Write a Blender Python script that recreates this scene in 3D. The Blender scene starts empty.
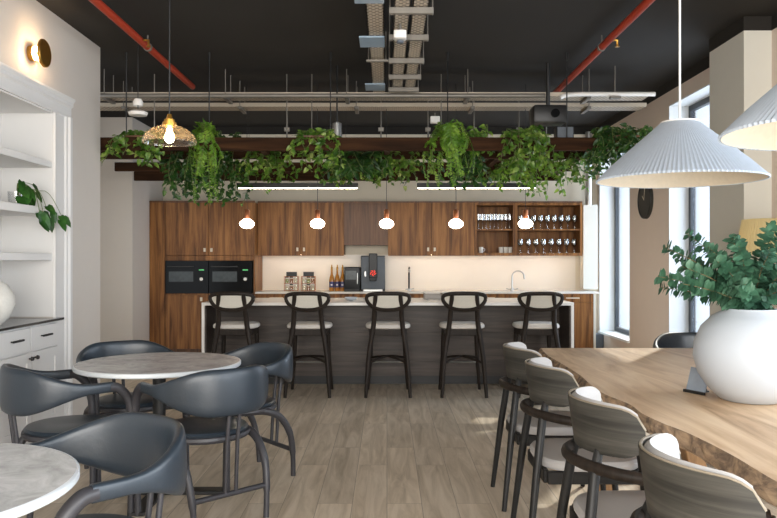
import bpy, bmesh, math, random
from mathutils import Vector, Matrix
R = math.radians; PI = math.pi
random.seed(7)
S = bpy.context.scene; COL = S.collection
CAMZ = 1.34; F = 750.0; CX = 387.0; CY = 259.0
def X(x, Y): return (x-CX)*Y/F          # photo column at depth Y -> world X
def Z(y, Y): return CAMZ-(y-CY)*Y/F     # photo row at depth Y -> world Z

# ------------------------------------------------------------------ materials
def lin(c):
    if isinstance(c, str):
        c = [int(c[i:i+2], 16)/255 for i in (0, 2, 4)]
    return tuple(((v/12.92) if v <= .04045 else ((v+.055)/1.055)**2.4) for v in c)+(1,)
class NT:
    def __init__(s, name):
        s.m = bpy.data.materials.new(name); s.m.use_nodes = True
        s.t = s.m.node_tree; s.b = s.t.nodes['Principled BSDF']; s.out = s.t.nodes['Material Output']
    def n(s, typ, **kw):
        o = s.t.nodes.new(typ)
        for k, v in kw.items():
            if k in o.inputs: o.inputs[k].default_value = v
            else: setattr(o, k, v)
        return o
    def l(s, a, b): s.t.links.new(a, b)
    def coords(s, scale=(1, 1, 1), rot=(0, 0, 0)):
        c = s.n('ShaderNodeTexCoord'); mp = s.n('ShaderNodeMapping')
        mp.inputs['Scale'].default_value = scale; mp.inputs['Rotation'].default_value = rot
        s.l(c.outputs['Object'], mp.inputs['Vector']); return mp.outputs['Vector']
    def ramp(s, fac, stops):
        r = s.n('ShaderNodeValToRGB'); e = r.color_ramp.elements
        while len(e) < len(stops): e.new(.5)
        for i, (p, c) in enumerate(stops): e[i].position = p; e[i].color = lin(c)
        s.l(fac, r.inputs['Fac']); return r.outputs['Color']
    def bump(s, h, strength=.2, dist=.01):
        b = s.n('ShaderNodeBump'); b.inputs['Strength'].default_value = strength; b.inputs['Distance'].default_value = dist
        s.l(h, b.inputs['Height']); s.l(b.outputs['Normal'], s.b.inputs['Normal'])
    def set(s, **kw):
        for k, v in kw.items(): s.b.inputs[k.replace('_', ' ')].default_value = v
def mat_plain(name, c, rough=.5, metal=0, noise=.06, nscale=8, bump=0, spec=.5):
    m = NT(name); m.set(Roughness=rough, Metallic=metal, Specular_IOR_Level=spec)
    v = m.coords(); t = m.n('ShaderNodeTexNoise'); t.inputs['Scale'].default_value = nscale; t.inputs['Detail'].default_value = 4
    m.l(v, t.inputs['Vector'])
    cc = lin(c)[:3]
    mx = m.n('ShaderNodeMix', data_type='RGBA')
    mx.inputs[6].default_value = tuple(x*(1-noise) for x in cc)+(1,)
    mx.inputs[7].default_value = tuple(min(1, x*(1+noise)) for x in cc)+(1,)
    m.l(t.outputs['Fac'], mx.inputs[0]); m.l(mx.outputs[2], m.b.inputs['Base Color'])
    if bump: m.bump(t.outputs['Fac'], bump, .005)
    return m.m
def mat_wood(name, stops, axis='Z', scale=1.0, rough=.45, stretch=14, bump=.08, dist=1.2, spec=.4):
    m = NT(name); m.set(Roughness=rough, Specular_IOR_Level=spec)
    k = {'X': (1, stretch, stretch), 'Y': (stretch, 1, stretch), 'Z': (stretch, stretch, 1), 'XY': (1, 1, stretch)}[axis]
    v = m.coords(tuple(q*scale for q in k))
    t = m.n('ShaderNodeTexNoise'); t.inputs['Scale'].default_value = 1.3; t.inputs['Detail'].default_value = 7
    t.inputs['Roughness'].default_value = .6; t.inputs['Distortion'].default_value = dist
    m.l(v, t.inputs['Vector']); m.l(m.ramp(t.outputs['Fac'], stops), m.b.inputs['Base Color'])
    if bump: m.bump(t.outputs['Fac'], bump, .004)
    return m.m
def mat_emit(name, c, s):
    m = NT(name); m.set(Base_Color=lin(c), Emission_Color=lin(c), Emission_Strength=s, Roughness=.4); return m.m
def mat_glass(name, tint='ffffff', refl=.08, rough=.02):
    m = NT(name); tr = m.n('ShaderNodeBsdfTransparent'); tr.inputs['Color'].default_value = lin(tint)
    g = m.n('ShaderNodeBsdfGlossy'); g.inputs['Roughness'].default_value = rough
    lw = m.n('ShaderNodeLayerWeight'); lw.inputs['Blend'].default_value = .35
    ma = m.n('ShaderNodeMath', operation='MULTIPLY_ADD'); ma.inputs[1].default_value = .75; ma.inputs[2].default_value = refl
    mx = m.n('ShaderNodeMixShader'); m.l(lw.outputs['Facing'], ma.inputs[0]); m.l(ma.outputs[0], mx.inputs[0])
    m.l(tr.outputs[0], mx.inputs[1]); m.l(g.outputs[0], mx.inputs[2]); m.l(mx.outputs[0], m.out.inputs['Surface'])
    return m.m
def mat_leaf(name, stops, rough=.4, scale=9):
    m = NT(name); m.set(Roughness=rough, Specular_IOR_Level=.45)
    v = m.coords(); t = m.n('ShaderNodeTexNoise'); t.inputs['Scale'].default_value = scale; t.inputs['Detail'].default_value = 3
    m.l(v, t.inputs['Vector']); c = m.ramp(t.outputs['Fac'], stops); m.l(c, m.b.inputs['Base Color'])
    tl = m.n('ShaderNodeBsdfTranslucent'); m.l(c, tl.inputs['Color'])
    mx = m.n('ShaderNodeMixShader'); mx.inputs[0].default_value = .25
    m.l(m.b.outputs[0], mx.inputs[1]); m.l(tl.outputs[0], mx.inputs[2]); m.l(mx.outputs[0], m.out.inputs['Surface'])
    return m.m
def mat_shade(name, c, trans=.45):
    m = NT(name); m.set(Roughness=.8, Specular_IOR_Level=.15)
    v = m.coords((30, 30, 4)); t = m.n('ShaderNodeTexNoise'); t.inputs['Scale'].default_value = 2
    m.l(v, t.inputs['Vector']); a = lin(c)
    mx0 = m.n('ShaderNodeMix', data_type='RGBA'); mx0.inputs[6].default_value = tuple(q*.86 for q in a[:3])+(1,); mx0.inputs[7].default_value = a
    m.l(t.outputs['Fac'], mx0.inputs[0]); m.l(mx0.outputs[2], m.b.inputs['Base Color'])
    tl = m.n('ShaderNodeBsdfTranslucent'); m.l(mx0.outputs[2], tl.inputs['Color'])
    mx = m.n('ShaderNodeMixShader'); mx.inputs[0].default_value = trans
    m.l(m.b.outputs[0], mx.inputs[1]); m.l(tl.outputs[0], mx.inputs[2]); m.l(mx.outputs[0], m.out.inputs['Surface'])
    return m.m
def mat_floor():
    m = NT('vinyl_planks'); m.set(Roughness=.42, Specular_IOR_Level=.45)
    v = m.coords(rot=(0, 0, R(90)))
    b = m.n('ShaderNodeTexBrick'); b.offset = .37; b.offset_frequency = 2
    for k, q in dict(Scale=1, Mortar_Size=.0016, Mortar_Smooth=.1, Brick_Width=1.22, Row_Height=.19, Bias=0).items():
        b.inputs[k.replace('_', ' ')].default_value = q
    b.inputs['Color1'].default_value = (0, 0, 0, 1); b.inputs['Color2'].default_value = (1, 1, 1, 1); b.inputs['Mortar'].default_value = (.5, .5, .5, 1)
    m.l(v, b.inputs['Vector'])
    # offset grain per plank
    c = m.n('ShaderNodeTexCoord'); mp = m.n('ShaderNodeMapping'); mp.inputs['Scale'].default_value = (9, .9, 1)
    ad = m.n('ShaderNodeVectorMath', operation='MULTIPLY_ADD'); ad.inputs[1].default_value = (7, 5, 3)
    m.l(b.outputs['Color'], ad.inputs[0]); m.l(c.outputs['Object'], ad.inputs[2]); m.l(ad.outputs[0], mp.inputs['Vector'])
    t = m.n('ShaderNodeTexNoise'); t.inputs['Scale'].default_value = 1.6; t.inputs['Detail'].default_value = 8; t.inputs['Roughness'].default_value = .62; t.inputs['Distortion'].default_value = .8
    m.l(mp.outputs[0], t.inputs['Vector'])
    col = m.ramp(t.outputs['Fac'], [(.25, 'a08f78'), (.45, 'c4b39c'), (.6, 'd8c8b3'), (.8, 'e6dac8')])
    # per plank tone
    sep = m.n('ShaderNodeSeparateColor'); m.l(b.outputs['Color'], sep.inputs[0])
    mr = m.n('ShaderNodeMapRange'); mr.inputs['To Min'].default_value = .9; mr.inputs['To Max'].default_value = 1.08
    m.l(sep.outputs[0], mr.inputs['Value'])
    mu = m.n('ShaderNodeMix', data_type='RGBA', blend_type='MULTIPLY'); mu.inputs[0].default_value = 1
    m.l(col, mu.inputs[6]); m.l(mr.outputs[0], mu.inputs[7])
    mo = m.n('ShaderNodeMix', data_type='RGBA'); mo.inputs[7].default_value = lin('8d7f6c')
    m.l(b.outputs['Fac'], mo.inputs[0]); m.l(mu.outputs[2], mo.inputs[6]); m.l(mo.outputs[2], m.b.inputs['Base Color'])
    m.bump(t.outputs['Fac'], .06, .004); return m.m
def mat_marble(name, stops, scale=7):
    m = NT(name); m.set(Roughness=.24, Specular_IOR_Level=.45)
    v = m.coords(); t = m.n('ShaderNodeTexNoise'); t.inputs['Scale'].default_value = scale; t.inputs['Detail'].default_value = 9
    t.inputs['Roughness'].default_value = .7; t.inputs['Distortion'].default_value = 1.4
    m.l(v, t.inputs['Vector']); m.l(m.ramp(t.outputs['Fac'], stops), m.b.inputs['Base Color']); return m.m
def mat_perf(name, c):   # slotted galvanised tray
    m = NT(name); m.set(Roughness=.45, Metallic=.3, Specular_IOR_Level=.5)
    v = m.coords(); b = m.n('ShaderNodeTexBrick'); b.offset = .5
    for k, q in dict(Scale=1, Mortar_Size=.009, Mortar_Smooth=.2, Brick_Width=.045, Row_Height=.03, Bias=0).items(): b.inputs[k.replace('_', ' ')].default_value = q
    b.inputs['Color1'].default_value = lin('5c5247'); b.inputs['Color2'].default_value = lin('3e372f'); b.inputs['Mortar'].default_value = lin(c)
    m.l(v, b.inputs['Vector']); m.l(b.outputs['Color'], m.b.inputs['Base Color']); return m.m

M = {}
M['floor'] = mat_floor()
M['white_wall'] = mat_plain('white_paint', 'cbc3ba', .75, noise=.02)
M['tan_wall'] = mat_plain('taupe_paint', 'dfd0c3', .8, noise=.02)
M['back_wall'] = mat_plain('pale_paint', 'e4dac6', .8, noise=.02)
M['black_paint'] = mat_plain('black_paint', '1f1b16', .8, noise=.15, nscale=1.2)
M['joinery'] = mat_plain('white_joinery', 'd9d7d4', .45, noise=.02)
M['walnut'] = mat_wood('walnut', [(.25, '3f2611'), (.42, '6c4524'), (.56, '8e6035'), (.8, 'ad7c48')], 'Z', .9, stretch=16, dist=.6, spec=.25)
M['walnut_dark'] = mat_wood('dark_walnut', [(.25, '3b2517'), (.5, '5f3f28'), (.8, '80573a')], 'Z', .9, stretch=16)  # darker walnut tone for kickboards, cornice strips, planters and the narrow cabinet
M['beam'] = mat_wood('beam_wood', [(.25, '1b1109'), (.5, '342012'), (.8, '4f3520')], 'X', .8, rough=.75, spec=.1)
M['charwood'] = mat_wood('charred_oak', [(.2, '2a231f'), (.45, '403731'), (.6, '50463f'), (.85, '6b6058')], 'X', 1.1, stretch=18, dist=.5)
M['stool_wood'] = mat_wood('dark_stained_wood', [(.3, '1f1a16'), (.6, '2f2823'), (.9, '463c34')], 'Z', 2, spec=.15)
M['ash'] = mat_wood('grey_stained_ash', [(.25, '1f1e1c'), (.42, '34332f'), (.58, '44423d'), (.85, '5b5852')], 'XY', 1.6, stretch=26, dist=.5)
M['ash_edge'] = mat_plain('pale_ply_edge', '8d8271', .5)
M['chair_frame'] = mat_plain('charcoal_stain', '37363a', .45, noise=.12, nscale=20)
M['chair_black'] = mat_plain('black_stain', '2f2f2f', .42, noise=.1, nscale=20)
M['dark_leg'] = mat_plain('charcoal_leg', '201f1e', .4, noise=.15, nscale=20, spec=.3)
M['dark_top'] = mat_plain('dark_polished_top', '3a3734', .1, noise=.15, spec=.8)
M['leather'] = mat_plain('black_leather', '28313a', .36, noise=.08, nscale=60, bump=.12, spec=.6)
M['upholstery'] = mat_plain('off_white_fabric', 'b3b1b0', .85, noise=.03, nscale=120, bump=.1)
M['seat_fabric'] = mat_plain('pale_grey_fabric', 'cfcac3', .85, noise=.04, nscale=120, bump=.1)
M['cane'] = mat_plain('pale_woven_fabric', 'c9c4b8', .8, noise=.14, nscale=160, bump=.2)
M['marble'] = mat_marble('grey_marble', [(.3, 'a5a5a5'), (.48, 'c3c3c3'), (.6, 'd3d3d3'), (.75, 'e6e6e6')])
M['marble_edge'] = mat_plain('marble_edge', 'd5dadd', .3, noise=.04)
M['quartz'] = mat_plain('white_quartz', 'e4e0da', .25, noise=.03)
M['splash'] = mat_plain('cream_splashback', 'efe8dd', .35, noise=.02)
M['black_metal'] = mat_plain('black_metal', '1a1a1a', .45, noise=.1, spec=.5)
M['black_gloss'] = mat_plain('black_gloss', '0b0c0d', .2, noise=.1, spec=.12)
M['steel'] = mat_plain('brushed_steel', 'b8b8b6', .28, metal=.9, noise=.05)
M['galv'] = mat_plain('galvanised_steel', '7d7870', .45, metal=.4, noise=.1, nscale=30)
M['perf'] = mat_perf('perforated_tray', 'c4b7a4')
M['brass'] = mat_plain('brass', 'b98a3e', .3, metal=.9, noise=.05)
M['copper'] = mat_plain('copper', 'b9744e', .3, metal=.85, noise=.05)
M['pale_knob'] = mat_plain('pale_handle', 'd9cbb4', .35, noise=.05)
M['red_pipe'] = mat_plain('red_pipe_paint', 'a8361c', .45, noise=.06)
M['white_plastic'] = mat_plain('white_plastic', 'e6e3de', .45, noise=.02)
M['blue_plastic'] = mat_plain('blue_grey_sheet', '8fa3b4', .35, noise=.08)
M['ceramic'] = mat_plain('white_ceramic', 'b9c0c8', .55, noise=.02, nscale=5)
M['oak'] = mat_wood('live_edge_oak', [(.22, '987858'), (.4, 'c5a37f'), (.55, 'd8b996'), (.8, 'e8cfae')], 'Y', .8, stretch=7, dist=1.6, rough=.45)
M['bark'] = mat_wood('bark', [(.25, '4e443d'), (.42, '84705e'), (.58, 'b3977a'), (.85, 'd8bb97')], 'Y', 5, stretch=2, rough=.8, bump=.8, dist=2)
M['oak_leg'] = mat_wood('oak_leg', [(.25, '7a5a3a'), (.6, 'a37d55'), (.85, 'b99368')], 'Z', 1.5)
M['glass'] = mat_glass('clear_glass')
M['goblet'] = mat_glass('drinking_glass', 'f4f7f7', .22, .05)
M['pane'] = mat_glass('window_glass', 'f2f8ff', .04)
M['smoke'] = mat_glass('thin_clear_glass', 'fdf6e8', .03)
t_ = M['smoke'].node_tree; mo_ = t_.nodes['Material Output']; sh_ = mo_.inputs['Surface'].links[0].from_socket
tl_ = t_.nodes.new('ShaderNodeBsdfTranslucent'); tl_.inputs['Color'].default_value = (1, .95, .85, 1); mx_ = t_.nodes.new('ShaderNodeMixShader'); mx_.inputs[0].default_value = .05
t_.links.new(sh_, mx_.inputs[1]); t_.links.new(tl_.outputs[0], mx_.inputs[2]); t_.links.new(mx_.outputs[0], mo_.inputs['Surface'])
[n for n in t_.nodes if n.type == 'MATH'][0].inputs[1].default_value = .3
M['frame_grey'] = mat_plain('anthracite_frame', '3c4147', .45, noise=.04)
M['reveal'] = mat_plain('white_reveal', 'eceeee', .6, noise=.02)
M['cream'] = mat_plain('cream_paint', 'd9d7cd', .75, noise=.02)
M['grey_panel'] = mat_plain('grey_panel', '5c636b', .6, noise=.05)
M['pothos'] = mat_leaf('pothos_leaf', [(.3, '2f5018'), (.46, '4f7526'), (.58, '7d9a3e'), (.72, 'bcc47c')])
M['pothos_dark'] = mat_leaf('dark_leaf', [(.3, '1b3314'), (.5, '2c4d1f'), (.65, '456a2b'), (.8, '809455')])
M['fern'] = mat_leaf('fern_leaf', [(.3, '3d6618'), (.5, '668f28'), (.7, 'a0bd4c')])
M['euc'] = mat_leaf('eucalyptus_leaf', [(.3, '2c5040'), (.5, '446f55'), (.65, '608a70'), (.8, '92b09c')], .55, 7)
M['shelf_leaf'] = mat_leaf('shelf_plant_leaf', [(.3, '1d3a15'), (.55, '2d5720'), (.75, '487a33')])
M['stem'] = mat_plain('plant_stem', '5f6e3a', .7)
M['twig'] = mat_plain('twig', '7a6a4a', .8)
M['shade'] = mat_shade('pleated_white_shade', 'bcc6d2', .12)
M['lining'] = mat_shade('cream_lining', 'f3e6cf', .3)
M['lamp_shade'] = mat_shade('pleated_yellow_shade', 'fbf0c4', .75)
M['opal'] = mat_emit('opal_bulb', 'ffe9cf', 16)
M['bulb'] = mat_emit('warm_bulb', 'ffd29a', 90)
M['dim_bulb'] = mat_emit('soft_warm_bulb', 'ffdcae', 4)
M['led'] = mat_emit('led_strip', 'ffeccf', 26)
M['led_warm'] = mat_emit('under_cabinet_led', 'ffe3c0', 15)
M['sconce_led'] = mat_emit('sconce_led', 'ffcf8f', 28)
M['screen_red'] = mat_emit('red_screen', 'd2301f', 1.6)
M['screen_white'] = mat_emit('white_screen', 'f6f0ee', 1.2)
M['screen_green'] = mat_emit('green_display', '5fd07c', .25)
M['amber'] = mat_plain('amber_liquid', 'b5782a', .15, noise=.1, spec=.6)
M['label_blue'] = mat_plain('purple_label', '3c3a66', .5, noise=.3, nscale=40)
M['label_white'] = mat_plain('white_label', 'dcd8dc', .5)
M['jar_a'] = mat_plain('jar_green', '9aa05a', .6, noise=.5, nscale=70)
M['jar_b'] = mat_plain('jar_brown', '9a6434', .6, noise=.5, nscale=70)
M['jar_c'] = mat_plain('jar_cream', 'ded3b4', .6, noise=.2, nscale=70)
M['clock'] = mat_plain('dark_clock_face', '2f2e28', .6, noise=.15, nscale=12)
M['laptop'] = mat_plain('grey_tray', '8f8983', .4)
M['card'] = mat_plain('grey_card', '8d98a5', .3, noise=.3, nscale=14)
M['clay'] = mat_plain('speckled_clay', 'd3d0c8', .8, noise=.1, nscale=60)
M['oven_window'] = mat_plain('oven_window', '4a5052', .25, noise=.4, nscale=25, spec=.2)

# ------------------------------------------------------------------ mesh helpers
def BM(): return bmesh.new()
def add_box(bm, c, s, bev=0.0, seg=1, rot=None):
    t = bmesh.new(); bmesh.ops.create_cube(t, size=1)
    for v in t.verts: v.co = Vector((v.co.x*s[0], v.co.y*s[1], v.co.z*s[2]))
    if bev: bmesh.ops.bevel(t, geom=t.edges[:], offset=min(bev, min(s)*.45), segments=seg, affect='EDGES', profile=.5)
    mt = Matrix.Translation(c)
    if rot is not None: mt = mt @ rot
    t.transform(mt); join(bm, t)
def bx(bm, x0, x1, y0, y1, z0, z1, bev=0.0, seg=1):
    add_box(bm, ((x0+x1)/2, (y0+y1)/2, (z0+z1)/2), (abs(x1-x0), abs(y1-y0), abs(z1-z0)), bev, seg)
def join(bm, t):
    me = bpy.data.meshes.new('t'); t.to_mesh(me); t.free(); bm.from_mesh(me); bpy.data.meshes.remove(me)
def rings(bm, rs, close=True, cap=True):
    vr = [[bm.verts.new(p) for p in r] for r in rs]; n = len(vr[0])
    for a, b in zip(vr, vr[1:]):
        for i in range(n if close else n-1):
            j = (i+1) % n
            try: bm.faces.new((a[i], a[j], b[j], b[i]))
            except ValueError: pass
    if cap and close:
        try: bm.faces.new(vr[0][::-1]); bm.faces.new(vr[-1])
        except ValueError: pass
    return vr
def smooth_path(pts, n=6):
    pts = [Vector(p) for p in pts]; out = []
    for i in range(len(pts)-1):
        p0 = pts[max(i-1, 0)]; p1 = pts[i]; p2 = pts[i+1]; p3 = pts[min(i+2, len(pts)-1)]
        for k in range(n):
            t = k/n
            out.append(.5*((2*p1)+(-p0+p2)*t+(2*p0-5*p1+4*p2-p3)*t*t+(-p0+3*p1-3*p2+p3)*t**3))
    out.append(pts[-1]); return out
def add_tube(bm, pts, r, seg=8, cap=True, flat=1.0):
    pts = [Vector(p) for p in pts]; n = len(pts)
    rad = [r]*n if not isinstance(r, (list, tuple)) else [r[0]+(r[-1]-r[0])*i/(n-1) for i in range(n)] if len(r) != n else r
    t0 = (pts[1]-pts[0]).normalized(); up = Vector((0, 0, 1)) if abs(t0.z) < .9 else Vector((1, 0, 0))
    u = t0.cross(up).normalized(); rs = []
    for i, p in enumerate(pts):
        t = (pts[min(i+1, n-1)]-pts[max(i-1, 0)]).normalized()
        u = (u-t*u.dot(t)).normalized(); w = t.cross(u)
        rs.append([p+u*math.cos(a)*rad[i]+w*math.sin(a)*rad[i]*flat for a in (2*PI*k/seg for k in range(seg))])
    rings(bm, rs, True, cap)
def add_lathe(bm, prof, seg=32, c=(0, 0, 0), ripple=0, cap=False):
    rs = []
    for r, z in prof:
        rs.append([(c[0]+(r*(1+(ripple*((k % 2)*2-1)))) * math.cos(2*PI*k/seg), c[1]+(r*(1+(ripple*((k % 2)*2-1))))*math.sin(2*PI*k/seg), c[2]+z) for k in range(seg)])
    rings(bm, rs, True, cap)
def add_cyl(bm, c, r, h, seg=24, r2=None):
    r2 = r if r2 is None else r2
    add_lathe(bm, [(r, 0), (r2, h)], seg, c, cap=True)
def sweep(bm, path, ws, hs, seg=14, power=3.0):
    """upright superellipse section: ws half-thickness, hs half-height, path in plan; section stays vertical"""
    n = len(path); rs = []
    for i, p in enumerate(path):
        t = path[min(i+1, n-1)]-path[max(i-1, 0)]; t = Vector((t.x, t.y, 0)).normalized(); nrm = Vector((t.y, -t.x, 0))
        r = []
        for k in range(seg):
            a = 2*PI*k/seg; ca, sa = math.cos(a), math.sin(a)
            x = math.copysign(abs(ca)**(2/power), ca)*ws[i]; z = math.copysign(abs(sa)**(2/power), sa)*hs[i]
            r.append(p+nrm*x+Vector((0, 0, z)))
        rs.append(r)
    rings(bm, rs)
def obj(name, bm, m, parent=None, smooth=True, loc=None, ang=38):
    bmesh.ops.recalc_face_normals(bm, faces=bm.faces[:])
    if smooth:
        for f in bm.faces: f.smooth = True
        for e in bm.edges:
            if len(e.link_faces) == 2 and e.calc_face_angle(0) > R(ang): e.smooth = False
    me = bpy.data.meshes.new(name); bm.to_mesh(me); bm.free()
    me.materials.append(M[m] if isinstance(m, str) else m)
    o = bpy.data.objects.new(name, me); COL.objects.link(o)
    if parent is not None: o.parent = parent
    if loc is not None: o.location = loc
    return o
def tag(o, label, cat, group=None):
    o['label'] = label; o['category'] = cat
    if group: o['group'] = group
    return o
def thing(name, label, cat, loc=(0, 0, 0), rz=0, group=None):
    o = bpy.data.objects.new(name, None); COL.objects.link(o); o.empty_display_size = .1
    o.location = loc; o.rotation_euler = (0, 0, rz); return tag(o, label, cat, group)
def struct(name, bm, m, parent=None, smooth=False):
    o = obj(name, bm, m, parent, smooth)
    if parent is None: o['kind'] = 'structure'
    return o
def dup(root, loc, rz=None, label=None, group=None):
    r = root.copy(); COL.objects.link(r); r.location = loc
    if rz is not None: r.rotation_euler = (0, 0, rz)
    if label: r['label'] = label
    if group: r['group'] = group
    for ch in list(root.children):
        c = ch.copy(); COL.objects.link(c); c.parent = r
        for g in list(ch.children):
            d = g.copy(); COL.objects.link(d); d.parent = c
    return r
def one(name, m, fn, parent=None, smooth=True, loc=None):
    b = BM(); fn(b); return obj(name, b, m, parent, smooth, loc)
def box_obj(name, m, ext, parent=None, bev=0.0, seg=1):
    b = BM(); bx(b, *ext, bev=bev, seg=seg); return obj(name, b, m, parent)

# ------------------------------------------------------------------ setting
XL, XR, YB, ZC, ZP = -2.55, 2.98, 10.65, 3.22, 3.11
b = BM(); bx(b, -4.2, 3.2, -2.5, YB+.1, -.1, 0); struct('floor', b, 'floor')
b = BM(); bx(b, -4.2, 3.2, -2.5, YB+.1, ZC, ZC+.12); struct('ceiling', b, 'black_paint')
b = BM(); bx(b, -4.2, 3.2, YB, YB+.12, 0, ZP); struct('wall_back', b, 'back_wall')
b = BM(); bx(b, -4.2, 3.2, YB-.003, YB+.12, ZP, ZC); struct('trim_1', b, 'black_paint')
# left wall with the niche (y -0.5..5.73, z 0..2.46)
YE = 6.67; NY0, NY1 = 2.9, 5.73
b = BM(); bx(b, -2.95, XL, -2.5, NY0, 0, ZC); bx(b, -2.95, XL, NY1, YE, 0, ZC); bx(b, -2.95, XL, NY0, NY1, 2.46, ZC); bx(b, -3.1, -2.95, NY0, NY1, 0, 2.46)
struct('wall_left', b, 'white_wall')
b = BM(); bx(b, -4.2, -3.18, 9.37, YB, 0, ZP); struct('wall_left_pier', b, 'white_wall')
b = BM(); bx(b, -4.2, -3.18, 9.37, YB, ZP, ZC); struct('trim_2', b, 'black_paint')
b = BM(); bx(b, -4.3, -4.2, YE, 9.4, 0, ZC); struct('wall_left_far', b, 'back_wall')
# right wall with two deep windows and a column
W1 = (9.2, 10.5); W2 = (6.5, 7.92); ZS, ZH = .337, 2.96; XO = 3.22
b = BM()
bx(b, XR, XO, W1[1], YB, 0, ZP); bx(b, XR, XO, W2[1], W1[0], 0, ZP); bx(b, XR, XO, 3.9, W2[0], 0, ZP)
for w in (W1, W2): bx(b, XR, XO, w[0], w[1], 0, ZS-.03); bx(b, XR, XO, w[0], w[1], ZH, ZP)
struct('wall_right', b, 'tan_wall')
b = BM(); bx(b, XR-.003, XO, 3.9, YB, ZP, ZC); struct('trim_3', b, 'black_paint')
b = BM(); bx(b, 2.765, XR+.02, 5.81, 6.43, 0, ZP); struct('wall_right_column', b, 'cream')
b = BM(); bx(b, 2.762, XR+.02, 5.807, 6.433, ZP, ZC); struct('trim_4', b, 'black_paint')
for i, w in enumerate((W1, W2)):
    o = bpy.data.objects.new('window_%d' % (i+1), None); COL.objects.link(o); o['kind'] = 'structure'
    y0, y1 = w
    b = BM()
    bx(b, XR-.004, XO+.02, y1-.012, y1, ZS, ZH); bx(b, XR-.004, XO+.02, y0, y0+.012, ZS, ZH); bx(b, XR-.004, XO+.02, y0, y1, ZH-.012, ZH)
    struct('window_reveal', b, 'reveal', o)
    b = BM(); bx(b, XR-.03, XO+.02, y0-.0, y1, ZS-.03, ZS); struct('window_sill', b, 'reveal', o)
    b = BM(); xf = XR+.2
    for (p, q, r, s) in ((y0+.012, y0+.07, ZS, ZH-.012), (y1-.07, y1-.012, ZS, ZH-.012), (y0+.07, y1-.07, ZS, ZS+.06), (y0+.07, y1-.07, ZH-.07, ZH-.012)):
        bx(b, xf, xf+.05, p, q, r, s)
    struct('window_frame', b, 'frame_grey', o)
    b = BM(); bx(b, xf+.02, xf+.03, y0+.07, y1-.07, ZS+.06, ZH-.07); struct('window_pane', b, 'pane', o)
# glazed front on the right, beside the camera
o = bpy.data.objects.new('window_3', None); COL.objects.link(o); o['kind'] = 'structure'
b = BM()
for y in (-2.4, -1.14, .12, 1.38, 2.6, 3.86): bx(b, 2.98, 3.06, y-.03, y+.03, .1, 3.1)
for z in (.07, 3.1): bx(b, 2.98, 3.06, -2.43, 3.89, z-.05, z+.05)
struct('window_frame', b, 'frame_grey', o)
b = BM(); bx(b, 3.015, 3.025, -2.4, 3.86, .12, 3.05); struct('window_pane', b, 'pane', o)
b = BM(); bx(b, XR-.012, XR, 7.92, 9.2, 0, .1); struct('baseboard_right', b, 'reveal')
# boxed riser and pipe in the back right corner
t = thing('riser_boxing', 'cream boxed riser with a bare steel pipe above, in the corner by the far window', 'pipe boxing', (2.81, 10.45, 0))
box_obj('boxing', 'cream', (-.1, .1, -.09, .09, .92, Z(205, 10.4)), t, .004)
one('pipe', 'steel', lambda b: add_tube(b, [(0, 0, Z(205, 10.4)), (0, 0, ZP)], .045, 14), t)

# ------------------------------------------------------------------ left built-in
t = thing('built_in_shelving', 'white built-in shelving niche over drawers and cupboards along the left wall', 'shelving')
def molding(b):
    x = XL
    prof = [(0, 2.46), (.018, 2.46), (.018, 2.475), (.012, 2.48), (.012, 2.545), (.03, 2.56), (.03, 2.585), (.045, 2.605), (.045, 2.62), (0, 2.62)]
    rings(b, [[(x+p, y, z) for p, z in prof] for y in (NY0, 6.03)])
one('cornice', 'joinery', molding, t, False)
def pil(b):
    prof = [(0, 5.73), (.018, 5.73), (.018, 5.745), (.011, 5.75), (.011, 5.90), (.022, 5.915), (.022, 5.94), (.035, 5.96), (.035, 6.0), (.02, 6.03), (0, 6.03)]
    rings(b, [[(XL+p, y, z) for p, y in prof] for z in (0, 2.465)])
one('pilaster', 'joinery', pil, t, False)
one('niche_lining', 'joinery', lambda b: (bx(b, -2.95, -2.94, NY0, NY1, .9, 2.46), bx(b, -2.94, XL, NY1-.01, NY1, .9, 2.46), bx(b, -2.94, XL, NY0, NY1, 2.45, 2.46)), t)
for zt, th in ((2.085, .05), (1.725, .058), (1.385, .055)):
    box_obj('shelf', 'joinery', (-2.94, XL-.004, NY0, NY1-.01, zt-th, zt), t, .003)
box_obj('worktop', 'dark_top', (-2.94, -2.49, NY0, 5.79, .872, .892), t, .003)
box_obj('carcass', 'joinery', (-2.94, -2.535, NY0, 5.78, 0, .87), t)
ys = [5.74, 5.30, 4.86, 4.42, 3.98]
for i in range(4):
    y1, y0 = ys[i]-.006, ys[i+1]+.006
    d = box_obj('drawer', 'joinery', (-2.535, -2.517, y0, y1, .69, .855), t, .003)
    one('handle', 'black_metal', lambda b: (bx(b, -2.5, -2.488, (y0+y1)/2-.075, (y0+y1)/2+.075, .775, .79, .003), bx(b, -2.518, -2.49, (y0+y1)/2-.065, (y0+y1)/2-.055, .778, .787), bx(b, -2.518, -2.49, (y0+y1)/2+.055, (y0+y1)/2+.065, .778, .787)), d)
    d = box_obj('door', 'joinery', (-2.535, -2.517, y0, y1, .1, .678), t, .003)
    one('panel', 'joinery', lambda b: (bx(b, -2.519, -2.509, y0, y0+.06, .1, .678), bx(b, -2.519, -2.509, y1-.06, y1, .1, .678), bx(b, -2.519, -2.509, y0+.06, y1-.06, .1, .17), bx(b, -2.519, -2.509, y0+.06, y1-.06, .61, .678)), d)
    yk = y0+.035 if i % 2 == 0 else y1-.035
    one('knob', 'black_metal', lambda b: (add_tube(b, [(-2.51, yk, .64), (-2.49, yk, .64)], .006), add_tube(b, [(-2.492, yk, .64), (-2.478, yk, .64)], [.016, .013], 14)), d)

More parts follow.
